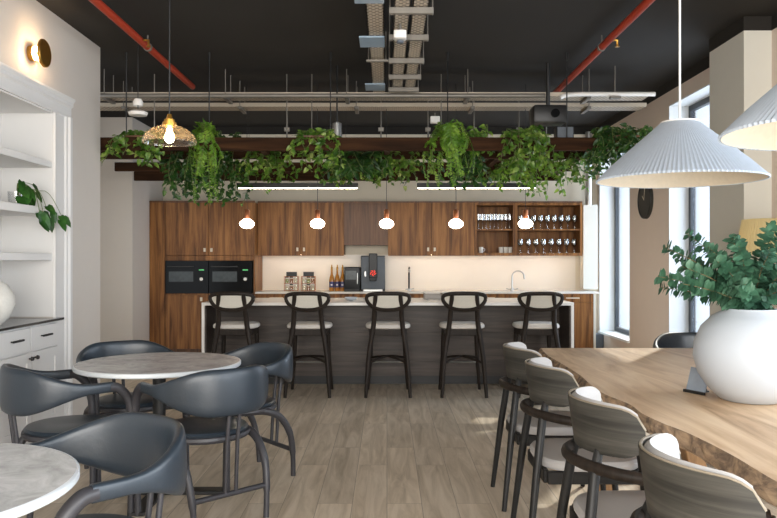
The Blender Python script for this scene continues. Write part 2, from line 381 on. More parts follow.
# leaf builder
def add_leaf(bm, p, d, n, L, W, fold=.25, droop=0.0, heart=False):
    d = d.normalized(); s = d.cross(n)
    if s.length < 1e-4: s = Vector((1, 0, 0))
    s.normalize(); n = s.cross(d).normalized(); h = W*.5*fold
    v = bm.verts.new
    b0 = v(p); m = v(p+d*L*.5-n*L*droop*.25); t = v(p+d*L-n*L*droop)
    k0 = -.08 if heart else .22
    w1, w2 = (.95, .72) if heart else (.8, .85)
    k1 = .18 if heart else .3
    for sg in (1, -1):
        a = v(p+d*L*(k0 if heart else .12)+s*sg*W*.5*(.6 if heart else .45)+n*h*.6)
        l1 = v(p+d*L*k1+s*sg*W*.5*w1+n*h); l2 = v(p+d*L*.66+s*sg*W*.5*w2*.85+n*h*.7-n*L*droop*.45)
        bm.faces.new((b0, a, l1, m) if sg > 0 else (b0, m, l1, a))
        bm.faces.new((m, l1, l2, t) if sg > 0 else (m, t, l2, l1))
def rv(s=1.0): return Vector((random.uniform(-s, s), random.uniform(-s, s), random.uniform(-s, s)))

# plants and vases on the shelves
def shelf_plant(loc, n, spread, label, hang=True):
    t = thing('potted_plant', label, 'plant', loc)
    one('pot', 'glass' if hang else 'ceramic', lambda b: add_lathe(b, [(.001, .002), (.05, .002), (.058, .1), (.054, .1), (.046, .008), (.001, .008)], 20), t)
    st = BM(); lf = BM()
    for i in range(n):
        a = random.uniform(0, 2*PI) if not hang else random.uniform(-1.0, 1.35)
        r = spread*random.uniform(.5, 1.0); out = Vector((math.cos(a), math.sin(a), 0))
        e = out*r+Vector((0, 0, random.uniform(.02, .2)))
        pts = smooth_path([(0, 0, .03), out*r*.4+Vector((0, 0, .16)), e], 4)
        add_tube(st, pts, .0022, 5)
        dd = (out+Vector((0, 0, -1.3)) + rv(.4))
        add_leaf(lf, e, dd, Vector((out.x, out.y, .5))+rv(.3), random.uniform(.08, .115), random.uniform(.06, .08), .2, .1, True)
    if hang:
        for (dx, dy, dz) in ((.17, .0, -.04), (.16, .1, -.08), (.2, .3, -.06), (.165, .03, -.1), (.17, .12, -.02)):
            e = Vector((dx, dy, dz))
            add_tube(st, smooth_path([(0, 0, .03), (dx*.7, dy*.5, .12), e], 5), .0022, 5)
            for k in range(3):
                add_leaf(lf, e+rv(.03), Vector((.4, .1, -1))+rv(.35), Vector((1, -.8, .3)), random.uniform(.08, .11), random.uniform(.06, .078), .2, .1, True)
    obj('stems', st, 'stem', t); obj('leaves', lf, 'shelf_leaf', t, False)
shelf_plant((-2.68, 5.42, 1.7255), 18, .15, 'heart-leaved green plant trailing from a glass pot on the white shelf')
shelf_plant((-2.72, 4.75, 2.0855), 12, .17, 'small leafy plant on the highest white shelf, cut by the left edge of the photo', False)
t = obj('vase', (lambda b: (add_lathe(b, [(.001, 0), (.05, 0), (.10, .05), (.135, .13), (.13, .2), (.09, .27), (.045, .30), (.04, .33), (.034, .33), (.04, .29), (.001, .28)], 32), b)[1])(BM()), 'clay', loc=(-2.675, 5.1, .8925))
tag(t, 'round speckled pale vase on the black worktop of the white shelving', 'vase')

# wall sconce
t = thing('wall_sconce', 'round brass disc wall light glowing on the white wall above the shelving', 'wall light', (XL, 5.36, 2.81))
one('backplate', 'brass', lambda b: add_tube(b, [(0, 0, 0), (.035, 0, 0)], .055, 28), t)
one('diffuser', 'sconce_led', lambda b: add_tube(b, [(.035, 0, 0), (.05, 0, 0)], .05, 28), t)
one('stem', 'brass', lambda b: add_tube(b, [(.05, 0, 0), (.1, 0, 0)], .012, 12), t)
one('disc', 'brass', lambda b: add_tube(b, [(.095, 0, 0), (.105, 0, 0), (.112, 0, 0)], [.1, .1, .092], 36), t)

# ------------------------------------------------------------------ kitchen wall
YT, YU = 10.05, 10.28    # fronts of the tall unit and of the wall cabinets
zt = Z(202.5, YT)
def door(parent, m, x0, x1, z0, z1, y, knob=None):
    d = box_obj('door', m, (x0+.0025, x1-.0025, y-.02, y, z0+.002, z1-.002), parent, .0015)
    if knob:
        kx, kz, w, h = knob
        one('handle', 'pale_knob', lambda b: (bx(b, kx-w/2, kx+w/2, y-.045, y-.03, kz-h/2, kz+h/2, .003), bx(b, kx-.004, kx+.004, y-.035, y-.019, kz-.004, kz+.004)), d)
    return d
t = thing('tall_cabinet', 'tall walnut cabinet housing the two black ovens at the left of the kitchen', 'cabinet')
xa, xb = X(150, YT), X(255, YT); xm0, xm1 = X(165.5, YT), X(252.8, YT); xmid = X(208.6, YT)
zo1, zo0 = Z(260.5, YT), Z(293.5, YT)
def carc(b):
    bx(b, xa, xa+.02, YT, YB, .0, zt); bx(b, xb-.02, xb, YT, YB, 0, zt); bx(b, xa, xb, YB-.02, YB, 0, zt)
    bx(b, xa+.02, xb-.02, YT, YB-.02, zt-.02, zt); bx(b, xa+.02, xb-.02, YT, YB-.02, zo1, zo1+.02); bx(b, xa+.02, xb-.02, YT, YB-.02, zo0-.02, zo0)
obj('carcass', (lambda b: (carc(b), b)[1])(BM()), 'walnut', t)
box_obj('filler_panel', 'walnut', (xa, xm0-.004, YT-.02, YT, 0, zt), t)
box_obj('cornice_strip', 'walnut_dark', (xa, xb, YT-.025, YT, zt-.001, zt+.022), t)
zd = Z(255.5, YT)
door(t, 'walnut', xm0, xmid, zd, zt, YT, (xmid-.045, Z(250, YT), .03, .05)); door(t, 'walnut', xmid, xb, zd, zt, YT, (xmid+.045, Z(250, YT), .03, .05))
box_obj('rail', 'walnut', (xm0, xb, YT-.018, YT, zo1, zd-.003), t)
door(t, 'walnut', xm0, xmid, .135, zo0-.02, YT, (xmid-.09, zo0-.075, .03, .05)); door(t, 'walnut', xmid, xb, .135, zo0-.02, YT, (xmid+.09, zo0-.075, .03, .05))
box_obj('kickboard', 'walnut_dark', (xm0, xb, YT+.03, YT+.05, 0, .13), t)
def oven(x0, x1, label):
    o = thing('microwave_oven', label, 'oven', ((x0+x1)/2, YT, zo0+.001)); w = (x1-x0)/2-.003; h = zo1-zo0-.003
    box_obj('body', 'black_metal', (-w+.01, w-.01, -.005, .42, .005, h-.005), o)
    box_obj('front', 'black_gloss', (-w, w, -.022, -.004, 0, h), o, .002)
    box_obj('viewing_window', 'oven_window', (-w+.14*w*1.2, w*.3, -.0245, -.021, h*.36, h*.67), o)
    one('dial', 'white_plastic', lambda b: add_tube(b, [(w*.68, -.021, h*.44), (w*.68, -.04, h*.44)], .022, 18), o)
    box_obj('display', 'screen_green', (w*.56, w*.8, -.0235, -.021, h*.70, h*.735), o)
    box_obj('door_handle', 'black_metal', (-w*.9, w*.35, -.05, -.038, h*.8, h*.84), o, .004)
oven(xm0, xmid+.005, 'black built-in oven, the left one in the walnut cabinet')
oven(xmid+.005, xm1, 'black built-in oven, the right one in the walnut cabinet')
# wall cabinets
zu = Z(203, YU); zb = Z(254.5, YU)
def wall_cab(x0, x1, z0, label, knobs=True, m='walnut', lit=True):
    o = thing('wall_cabinet', label, 'cabinet', ((x0+x1)/2, YU, z0)); w = (x1-x0)/2; h = zu-z0
    box_obj('carcass', m, (-w, w, 0, YB-YU-.001, 0, h), o)
    box_obj('cornice_strip', 'walnut_dark', (-w, w, -.025, 0, h, h+.022), o)
    if knobs:
        for sg in (-1, 1):
            d = box_obj('door', m, ((-w+.0025) if sg < 0 else .0025, -.0025 if sg < 0 else w-.0025, -.02, 0, -.018, h), o, .0015)
            one('handle', 'pale_knob', lambda b: (bx(b, sg*.045-.014, sg*.045+.014, -.045, -.032, .045, .095, .003), bx(b, sg*.045-.004, sg*.045+.004, -.034, -.019, .066, .074)), d)
    else:
        box_obj('door', m, (-w+.0025, w-.0025, -.004, 0.03, -.004, h), o, .0015)
    if lit: box_obj('light_strip', 'led_warm', (-w+.05, w-.05, .05, .07, -.008, -.0002), o)
    return o
xs = [X(v, YU) for v in (258, 344, 388, 474.5, 515, 582)]
b1 = wall_cab(xs[0], xs[1], zb, 'double door walnut wall cabinet above the jars and bottles')
wall_cab(xs[1], xs[2], Z(245, YU), 'narrow darker walnut wall cabinet above the coffee machine', False, 'walnut_dark', False)
wall_cab(xs[2], xs[3], zb, 'double door walnut wall cabinet beside the open glass shelves')
def open_shelf(x0, x1, label):
    o = thing('open_shelf_cabinet', label, 'shelf cabinet', ((x0+x1)/2, YU, zb)); w = (x1-x0)/2; h = zu-zb; zm = Z(229, YU)-zb; D = YB-YU-.001
    one('carcass', 'walnut', lambda b: (bx(b, -w, -w+.03, -.02, D, 0, h), bx(b, w-.03, w, -.02, D, 0, h), bx(b, -w+.03, w-.03, -.02, D, 0, .022), bx(b, -w+.03, w-.03, -.02, D, h-.03, h)), o)
    box_obj('lip', 'walnut', (-w, w, -.02, 0, -.018, -.0002), o)
    box_obj('back_panel', 'walnut', (-w+.03, w-.03, D-.012, D, .022, h-.03), o)
    box_obj('shelf', 'walnut', (-w+.03, w-.03, -.012, D-.012, zm-.02, zm), o)
    box_obj('cornice_strip', 'walnut_dark', (-w, w, -.025, 0, h, h+.022), o)
    box_obj('light_strip', 'led_warm', (-w+.04, w-.04, .05, .07, -.008, -.0002), o)
    return zb+zm, zb+.022
s1 = open_shelf(xs[3], xs[4], 'narrow open walnut shelf cabinet with tumblers above and cups below')
s2 = open_shelf(xs[4], xs[5], 'wide open walnut shelf cabinet holding two rows of wine glasses')
ORD = ['first', 'second', 'third', 'fourth', 'fifth', 'sixth', 'seventh', 'eighth', 'ninth', 'tenth']
gp = [(.001, 0), (.034, 0), (.034, .003), (.006, .007), (.0045, .02), (.0045, .075), (.012, .085), (.036, .115), (.04, .14), (.033, .19), (.031, .19), (.037, .14), (.033, .117), (.001, .09)]
fp = [(.001, 0), (.03, 0), (.03, .003), (.005, .007), (.005, .10), (.014, .112), (.036, .125), (.037, .205), (.034, .205), (.033, .13), (.001, .118)]
def glass_row(n, x0, x1, z, prof, kind, where, grp, y=10.36):
    me = None
    for i in range(n):
        x = x0+(x1-x0)*(i+.5)/n
        if me is None:
            o = one(kind, 'goblet', lambda b: add_lathe(b, prof, 18)); me = o.data
        else:
            o = bpy.data.objects.new(kind, me); COL.objects.link(o)
        o.location = (x, y, z)
        tag(o, 'clear %s, %s from the left %s' % (kind.replace('_', ' '), ORD[i], where), 'glass', grp)
glass_row(9, xs[3]+.035, xs[4]-.03, s1[0]+.001, fp, 'stemmed_glass', 'on the narrow upper shelf', 'stemmed glasses on the narrow upper shelf')
glass_row(9, xs[4]+.035, xs[5]-.035, s2[0]+.001, gp, 'wine_glass', 'on the wide upper shelf', 'wine glasses on the wide upper shelf')
glass_row(8, xs[4]+.035, xs[5]-.035, s2[1]+.001, gp, 'wine_glass', 'on the wide lower shelf', 'wine glasses on the wide lower shelf')
for px, lab in ((481, 'white mug standing alone on the narrow lower shelf'), (501, 'leftmost of three white mugs together on the narrow lower shelf'), (505.8, 'middle of three white mugs together on the narrow lower shelf'), (510.3, 'rightmost of three white mugs together on the narrow lower shelf')):
    m = thing('mug', lab, 'mug', (X(px, 10.36), 10.36, s1[1]+.001), R(-90) if px > 490 else 0, 'white mugs on the narrow lower shelf')
    one('cup', 'white_plastic', lambda b: add_lathe(b, [(.001, 0), (.028, 0), (.031, .08), (.028, .08), (.026, .006), (.001, .006)], 18), m)
    one('handle', 'white_plastic', lambda b: add_tube(b, smooth_path([(.028, 0, .062), (.05, 0, .055), (.05, 0, .03), (.027, 0, .02)], 4), .004, 6), m)
# splashback and counter
YCf = 10.03; xc1 = X(600, YCf)
t = box_obj('splashback', 'splash', (xb+.002, X(582, YU), YB-.012, YB-.001, .9003, zb-.001)); tag(t, 'cream splashback panel between the back counter and the wall cabinets', 'splashback')
t = box_obj('back_worktop', 'quartz', (xb+.002, xc1-.02, YCf, YB-.001, .875, .9), None, .003); tag(t, 'long pale worktop along the kitchen wall', 'worktop')
t = thing('base_cabinet', 'run of walnut base cabinets under the pale worktop by the kitchen wall', 'cabinet', (0, 0, 0))
xr = X(594, YCf)
box_obj('carcass', 'walnut', (xb+.004, xr, YCf+.04, YB-.013, .12, .874), t)
xx = [xb+.004+(xr-xb-.004)*i/8 for i in range(9)]
for i in range(8): door(t, 'walnut', xx[i], xx[i+1], .135, .76, YCf+.04)
for i in range(8):
    d = box_obj('drawer', 'walnut', (xx[i]+.002, xx[i+1]-.002, YCf+.02, YCf+.04, .764, .868), t, .0015)
    one('handle', 'pale_knob', lambda b: (bx(b, (xx[i]+xx[i+1])/2-.09, (xx[i]+xx[i+1])/2+.09, YCf-.005, YCf+.007, .808, .826, .003), bx(b, (xx[i]+xx[i+1])/2-.08, (xx[i]+xx[i+1])/2-.07, YCf+.005, YCf+.022, .81, .824), bx(b, (xx[i]+xx[i+1])/2+.07, (xx[i]+xx[i+1])/2+.08, YCf+.005, YCf+.022, .81, .824)), d)
box_obj('kickboard', 'walnut_dark', (xb+.004, xr, YCf+.09, YCf+.11, 0, .12), t)
box_obj('end_panel', 'cream', (xr+.001, xr+.03, YCf+.02, YB-.013, 0, .874), t)
t = box_obj('skirting_heater', 'grey_panel', (xr+.045, XR-.002, 10.3, 10.5, .001, .31), None, .006); tag(t, 'low grey boxed panel on the floor below the far window', 'panel')

# things on the back counter
def jar_rack(x, label):
    o = thing('jar_rack', label, 'rack', (x, 10.3, .901))
    def wire(b):
        for sx in (-.092, .092):
            for sy in (-.05, .05): add_tube(b, [(sx, sy, 0), (sx, sy, .2)], .004, 6)
            for z in (.006, .105, .2): add_tube(b, [(sx, -.05, z), (sx, .05, z)], .003, 6)
        for z in (.006, .105, .2):
            for sy in (-.05, .05): add_tube(b, [(-.092, sy, z), (.092, sy, z)], .003, 6)
    one('wire_frame', 'copper', wire, o)
    box_obj('tier', 'glass', (-.09, .09, -.048, .048, .106, .109), o)
    box_obj('name_board', 'black_metal', (-.07, .075, -.01, .005, .201, .262), o, .003)
def jar(x, z, m, label, grp):
    o = thing('storage_jar', label, 'jar', (x, 10.29, z), 0, grp)
    one('contents', m, lambda b: add_lathe(b, [(.001, .001), (.024, .001), (.0255, .055), (.001, .056)], 16), o)
    one('jar_glass', 'glass', lambda b: add_lathe(b, [(.0275, 0), (.0285, .06), (.022, .074)], 16), o)
    one('lid', 'white_plastic' if m == 'jar_c' else 'black_metal', lambda b: add_cyl(b, (0, 0, .074), .0235, .014, 16), o)
for k, (px, side) in enumerate(((291.5, 'left'), (308.5, 'right'))):
    xc = X(px, 10.3); jar_rack(xc, 'copper wire jar rack with dark name board, %s one on the back counter' % side)
    for tier, z, ms in (('bottom', .9095, ('jar_c', 'jar_b', 'jar_c')), ('top', 1.0105, ('jar_a', 'jar_b', 'jar_c') if k == 0 else ('jar_c', 'jar_a', 'jar_b'))):
        for i, m in enumerate(ms):
            jar(xc-.061+.061*i, z, m, '%s jar of the %s tier in the %s copper wire rack' % (('left', 'middle', 'right')[i], tier, side), 'snack jars in the wire racks')
for px, lab in ((331.8, 'leftmost'), (337.3, 'middle'), (342.6, 'rightmost')):
    o = thing('syrup_bottle', 'amber syrup bottle with a dark blue label, %s of the three on the back counter' % lab, 'bottle', (X(px, 10.3), 10.3, .901), 0, 'amber syrup bottles')
    one('bottle_body', 'amber', lambda b: add_lathe(b, [(.001, 0), (.034, .002), (.036, .02), (.036, .15), (.03, .185), (.015, .235), (.012, .3), (.001, .3)], 20), o)
    one('cap', 'brass', lambda b: add_lathe(b, [(.0145, .285), (.0145, .325), (.008, .335), (.008, .36), (.001, .36)], 14), o)
    one('label', 'label_blue', lambda b: add_lathe(b, [(.0366, .05), (.0366, .13)], 20), o)
    one('label_print', 'label_white', lambda b: add_box(b, (0, -.0372, .085), (.026, .002, .02)), o)
o = thing('milk_cooler', 'small dark glass fronted milk cooler beside the coffee machine', 'cooler', (X(352.3, 10.28), 10.28, .901))
box_obj('body', 'black_metal', (-.108, .108, -.1, .2, 0, .33), o, .006); box_obj('glass_door', 'black_gloss', (-.1, .1, -.112, -.101, .03, .325), o, .003)
box_obj('feet', 'black_metal', (-.09, .09, -.09, .15, -.0, .004), o)
one('door_handle', 'steel', lambda b: bx(b, .07, .08, -.125, -.111, .1, .25, .003), o)
box_obj('shelf_view', 'oven_window', (-.085, .06, -.114, -.111, .16, .28), o)
o = thing('coffee_machine', 'tall black coffee machine with a red emblem screen on the back counter', 'coffee machine', (X(373, 10.25), 10.25, .901))
box_obj('body', 'black_metal', (-.165, .165, -.05, .33, 0, .485), o, .008); box_obj('front_panel', 'grey_panel', (-.16, .16, -.062, -.05, .03, .47), o, .006)
box_obj('bean_hopper', 'black_gloss', (-.055, .06, -.09, .2, .18, .515), o, .008)
box_obj('drip_tray', 'steel', (-.13, .13, -.13, -.05, .0, .03), o, .004)
one('spout', 'black_gloss', lambda b: bx(b, -.045, .05, -.12, -.06, .14, .19, .006), o)
one('screen', 'black_gloss', lambda b: add_tube(b, [(.003, -.09, .25), (.003, -.094, .25)], .05, 24), o)
def emblem(b):
    for k in range(5):
        a = 2*PI*k/5+PI/2
        add_tube(b, smooth_path([(.003+.012*math.cos(a), -.096, .25+.012*math.sin(a)), (.003+.03*math.cos(a+.3), -.096, .25+.03*math.sin(a+.3)), (.003+.042*math.cos(a+.9), -.096, .25+.042*math.sin(a+.9))], 4), [.007, .009, .003], 6)
one('emblem', 'screen_red', emblem, o)
one('milk_spout', 'steel', lambda b: bx(b, -.115, -.09, -.085, -.06, .2, .27, .004), o)
def tap(px, label, m, kind):
    o = thing('tap', label, 'tap', (X(px, 10.4), 10.4, .901))
    one('base', 'steel', lambda b: (add_cyl(b, (0, 0, 0), .026, .03, 18), bx(b, -.05, .05, -.012, .012, .012, .026, .004)), o)
    if kind == 'swan':
        p = [(0, 0, .02), (0, 0, .17)]+[(.085-.085*math.cos(a), 0, .19+.085*math.sin(a)) for a in [PI*k/10*.88 for k in range(11)]]+[(.172, 0, .16)]
        one('spout', m, lambda b: add_tube(b, p, .0105, 10), o)
        for s in (-1, 1): one('lever', m, lambda b: add_tube(b, [(s*.05, 0, .02), (s*.08, -.02, .03)], .007, 8), o)
    else:
        one('spout', m, lambda b: add_tube(b, smooth_path([(0, 0, .02), (0, 0, .26), (0, -.03, .31), (0, -.1, .32), (0, -.16, .30)], 5), .013, 10), o)
        one('tip', 'steel', lambda b: add_tube(b, [(0, -.16, .30), (0, -.175, .26)], .016, 12), o)
        one('lever', 'steel', lambda b: add_tube(b, [(.026, 0, .02), (.07, -.01, .03)], .008, 8), o)
tap(409, 'straight black tap with chrome base on the back counter right of the coffee machine', 'black_metal', 'straight')
tap(512, 'chrome swan neck tap on the back counter below the open glass shelves', 'steel', 'swan')

# ------------------------------------------------------------------ island
YI0, YI1, YP = 7.57, 8.5, 8.02
xi0, xi1 = X(201.5, YI0), X(574, YI0)
t = thing('kitchen_island', 'long dark timber clad island with white waterfall ends behind the bar stools', 'island')
box_obj('worktop', 'quartz', (xi0, xi1, YI0, YI1, .87, .9), t, .002)
box_obj('waterfall_end', 'quartz', (xi0, xi0+.03, YI0, YI1, 0, .87), t, .002)
box_obj('waterfall_end', 'quartz', (xi1-.03, xi1, YI0, YI1, 0, .87), t, .002)
def planks(b):
    z = .09
    while z < .86:
        bx(b, xi0+.03, xi1-.03, YP, YP+.02, z+.0002, min(z+.155, .869)-.0002, .0006); z += .155
one('plank_front', 'charwood', planks, t)
box_obj('plinth', 'black_metal', (xi0+.03, xi1-.03, YP+.03, YP+.05, 0, .09), t)
box_obj('carcass', 'charwood', (xi0+.03, xi1-.03, YP+.02, YI1-.02, .09, .869), t)
box_obj('end_lining', 'charwood', (xi0+.03, xi0+.045, YI0+.01, YP, 0, .869), t); box_obj('end_lining', 'charwood', (xi1-.045, xi1-.03, YI0+.01, YP, 0, .869), t)
o = one('bowl', 'ceramic', lambda b: add_lathe(b, [(.001, 0), (.03, .001), (.06, .018), (.068, .035), (.064, .035), (.056, .02), (.001, .008)], 28), None, True, (X(351, 7.95), 7.95, .9005)); tag(o, 'small white bowl on the island behind the second and third stools', 'bowl')
o = thing('serving_tray', 'low grey tray on the island between the third and fourth stools', 'tray', (X(433, 8.3), 8.3, .9005))
box_obj('base', 'laptop', (-.1, .1, -.13, .13, 0, .012), o, .003)
one('rim', 'laptop', lambda b: (bx(b, -.1, -.092, -.13, .13, .012, .065), bx(b, .092, .1, -.13, .13, .012, .065), bx(b, -.092, .092, -.13, -.122, .012, .05), bx(b, -.092, .092, .122, .13, .012, .05)), o)

# ------------------------------------------------------------------ bar stools
def make_stool(loc, label):
    o = thing('bar_stool', label, 'bar stool', loc, 0, 'bar stools at the island')   # front is +y (towards the island)
    def seat(b):
        rs = []
        for z, k in ((.655, .86), (.658, .95), (.668, 1), (.686, 1), (.7, .96), (.707, .8), (.71, .4)):
            rs.append([(k*.222*math.copysign(abs(math.cos(a))**.62, math.cos(a)), .02+k*.215*math.copysign(abs(math.sin(a))**.62, math.sin(a)), z) for a in [2*PI*i/32 for i in range(32)]])
        rings(b, rs)
    one('seat_cushion', 'seat_fabric', seat, o)
    one('seat_frame', 'stool_wood', lambda b: (bx(b, -.17, .17, -.17, -.145, .595, .655, .004), bx(b, -.17, .17, .17, .195, .595, .655, .004), bx(b, -.185, -.16, -.16, .18, .595, .655, .004), bx(b, .16, .185, -.16, .18, .595, .655, .004)), o)
    for s in (-1, 1):
        one('leg', 'stool_wood', lambda b: add_tube(b, smooth_path([(s*.215, -.24, 0), (s*.185, -.2, .4), (s*.14, -.19, .7), (s*.126, -.24, .9), (s*.118, -.272, 1.0)], 5), [.016, .018, .02, .021, .022, .023, .023, .024, .025, .025, .025, .025, .025, .025, .024, .024, .023, .022, .021, .02, .019], 10), o)
    for s in (-1, 1):
        one('leg', 'stool_wood', lambda b: add_tube(b, [(s*.205, .24, 0), (s*.175, .2, .36), (s*.165, .185, .645)], [.015, .02, .024], 10), o)
    one('cross_brace', 'stool_wood', lambda b: (add_tube(b, smooth_path([(-.19, -.2, .33), (0, 0, .375), (.182, .205, .33)], 5), .012, 8), add_tube(b, smooth_path([(.19, -.2, .33), (0, 0, .372), (-.182, .205, .33)], 5), .012, 8)), o)
    one('footrest', 'steel', lambda b: add_tube(b, [(-.187, .21, .285), (.187, .21, .285)], .009, 8), o)
    def yb(x): return -.262+.5*x*x*1.6
    def outline(k, dz=0):
        pts = []
        for i in range(36):
            a = 2*PI*i/36; ca, sa = math.cos(a), math.sin(a)
            x = (.205 if sa > 0 else .205-.02*abs(sa))*k*math.copysign(abs(ca)**.75, ca)
            z = (.052*math.copysign(abs(sa)**.5, sa) if sa > 0 else .105*math.copysign(abs(sa)**1.0, sa))*k
            pts.append((x, yb(x)+dz, .955+z))
        return pts
    def frame(b):
        p = outline(1.0)
        pts = [Vector(q) for q in p]+[Vector(p[0])]
        add_tube(b, pts, .021, 8)
    one('back_frame', 'stool_wood', frame, o)
    def pad(b):
        rs = [outline(.5, -.008), outline(.93, -.006), outline(.93, .014), outline(.5, .02)]
        rings(b, rs)
    one('back_pad', 'cane', pad, o)
    return o
spx = [(233, 'leftmost of the five dark wood bar stools at the island'), (308, 'second dark wood bar stool from the left at the island'), (388, 'middle one of the five dark wood bar stools at the island'), (463.5, 'fourth dark wood bar stool from the left at the island'), (539.5, 'rightmost of the five dark wood bar stools, behind the oak table')]
s0 = None
for px, lab in spx:
    loc = (X(px, 7.3), 7.47, 0)
    s0 = make_stool(loc, lab) if s0 is None else (dup(s0, loc, 0, lab), s0)[1]

# opal pendants over the island
op = None
for i, px in enumerate((247, 317.5, 386.5, 456, 525.5)):
    lab = 'glowing opal globe pendant with a copper neck, %s over the island' % ('leftmost', 'second from the left', 'middle one of five', 'fourth from the left', 'rightmost')[i]
    loc = (X(px, 8.08), 8.08, Z(223.5, 8.08)); zc = ZC-loc[2]
    if op is None:
        op = thing('globe_pendant', lab, 'pendant light', loc, 0, 'opal pendants over the island')
        one('globe', 'opal', lambda b: add_lathe(b, [(.001, -.055), (.03, -.052), (.058, -.04), (.075, -.02), (.079, 0), (.07, .02), (.047, .038), (.028, .049), (.024, .055)], 28), op)
        one('neck', 'copper', lambda b: add_lathe(b, [(.027, .048), (.029, .135), (.02, .15), (.004, .152)], 20), op)
        one('cord', 'black_metal', lambda b: add_tube(b, [(0, 0, .135), (0, 0, zc)], .003, 6), op)
    else: dup(op, loc, 0, lab)
# linear LED bars
for (x0, x1), lab in (((237, 358), 'black linear lamp hanging under the beams above the left walnut cabinets'), ((417, 536), 'black linear lamp hanging under the beams above the right walnut cabinets')):
    Yl = 9.0; zl = Z(189, Yl)
    o = thing('linear_lamp', lab, 'lamp', ((X(x0, Yl)+X(x1, Yl))/2, Yl, zl), 0, 'linear lamps under the beams'); w = (X(x1, Yl)-X(x0, Yl))/2
    box_obj('housing', 'black_metal', (-w, w, -.03, .03, .012, .07), o, .003); box_obj('diffuser', 'led', (-w+.01, w-.01, -.02, .02, .006, .0115), o)
    for s in (-1, 1): one('cord', 'black_metal', lambda b: add_tube(b, [(s*w*.8, 0, .07), (s*w*.8, 0, ZC-zl)], .002, 5), o)

# ------------------------------------------------------------------ planter frame
t = thing('planter_frame', 'suspended dark brown timber beams carrying the green plants over the island', 'planter frame')
beams = [(6.8, 2.32, 2.44), (7.62, 2.355, 2.44), (8.55, 2.34, 2.44), (9.2, 2.30, 2.44)]
for (y, z0, z1) in beams:
    x1 = X(600, 6.8) if y < 7 else 2.1
    box_obj('beam', 'beam', (-3.1, 2.1, y-.022, y+.022, z0, z1), t, .004)
for x in (-2.35, -1.2, 0.0, 1.15, 2.0): box_obj('cross_beam', 'beam', (x-.03, x+.03, 6.822, 9.178, 2.375, 2.435), t, .003)
for px in (129, 211, 331, 447, 565): one('hanger_rod', 'black_metal', lambda b: (add_tube(b, [(X(px, 6.9), 6.83, 2.42), (X(px, 6.9), 6.83, ZC)], .006, 6), add_tube(b, [(X(px, 6.9), 6.83, ZC-.07), (X(px, 6.9), 6.83, ZC)], .011, 8)), t)
for px in (155, 287, 312, 441, 546): one('hanger_rod', 'galv', lambda b: add_tube(b, [(X(px, 7.65), 7.63, 2.42), (X(px, 7.65), 7.63, ZC)], .006, 6), t)
for px in (287, 381, 428, 474, 519): one('hanger_rod', 'galv', lambda b: (add_tube(b, [(X(px, 8.57), 8.57, 2.42), (X(px, 8.57), 8.57, ZC)], .009, 6), bx(b, X(px, 8.57)-.03, X(px, 8.57)+.03, 8.55, 8.59, 2.8, 2.84)), t)

def trailing(label, x0, x1, y, n, drop, up, m='pothos', lsize=(.04, .068), depth=.5, dens=.037, name='trailing_plant', narrow=1.0):
    o = thing(name, label, 'plant', ((x0+x1)/2, y, 2.441))
    st, lf = BM(), BM(); w = (x1-x0)/2
    one('planter', 'walnut_dark', lambda b: (bx(b, -min(w*.5, .25), min(w*.5, .25), -.021, .021, 0, .02, .004)), o)
    for i in range(n):
        sx = random.uniform(-w*.8, w*.8); yo = random.uniform(-.05, depth)
        dr = drop*random.uniform(.25, 1.0)
        peak = random.uniform(.03, max(.05, up*.62))
        ex = max(-w, min(w, sx+random.uniform(-.16, .16))); yf = random.uniform(-.12, .05) if random.random() < .6 else random.uniform(0, depth)
        pts = smooth_path([(sx*.6, 0, .05), (sx, yo*.4, peak), (sx+(ex-sx)*.4, yf, -.02), (ex, yf+random.uniform(-.05, .05), -dr*.6), (ex+random.uniform(-.08, .08), yf+random.uniform(-.05, .05), -dr)], 6)
        add_tube(st, pts, .003, 4)
        L = 0
        for a, c in zip(pts, pts[1:]):
            L += (c-a).length
            while L > dens:
                L -= dens; q = a+(c-a)*random.random()
                d = Vector((random.uniform(-1, 1), random.uniform(-1, .5), random.uniform(-.9, .15)))
                nn = Vector((random.uniform(-.6, .6), -.7, random.uniform(.1, 1)))
                s = random.uniform(*lsize)
                add_leaf(lf, q+d.normalized()*.012, d, nn, s, s*.78*narrow, .25, .2, narrow > .6)
    obj('stems', st, 'stem', o); obj('leaves', lf, m, o, False)
def fern(label, x, y, n, drop, w, m='fern'):
    o = thing('hanging_fern', label, 'fern', (x, y, 2.441)); lf, st = BM(), BM()
    one('planter', 'walnut_dark', lambda b: add_lathe(b, [(.001, 0), (.021, 0), (.03, .03), (.024, .03), (.001, .02)], 18), o)
    for i in range(n):
        a = random.uniform(0, 2*PI); r = w*random.uniform(.25, 1.25); dr = drop*random.uniform(.05, 1)**1.3
        out = Vector((math.cos(a), math.sin(a)*.6, 0)); sw = random.uniform(-.06, .06)
        pts = smooth_path([(0, 0, .03), out*r*.45+Vector((0, 0, random.uniform(.03, .14))), out*r*.9+Vector((sw*.3, 0, -.02-dr*.1)), out*r+Vector((sw, 0, -dr*.6)), out*r*random.uniform(.8, 1.1)+Vector((sw*1.6, 0, -dr))], 6)
        add_tube(st, pts, .0022, 4); m_ = len(pts)
        for j, (a_, c) in enumerate(zip(pts[5:], pts[6:])):
            t_ = (c-a_).normalized(); sd = t_.cross(Vector((out.x, out.y, .3))).normalized(); k = 1-.65*j/(m_-6)
            for s_ in (-1, 1):
                for q in (0, .5):
                    if random.random() < .8: add_leaf(lf, a_+(c-a_)*q, sd*s_+t_*.6+rv(.25), out+rv(.5), random.uniform(.05, .09)*k, .016, .15, .25)
    obj('stems', st, 'stem', o); obj('fronds', lf, m, o, False)
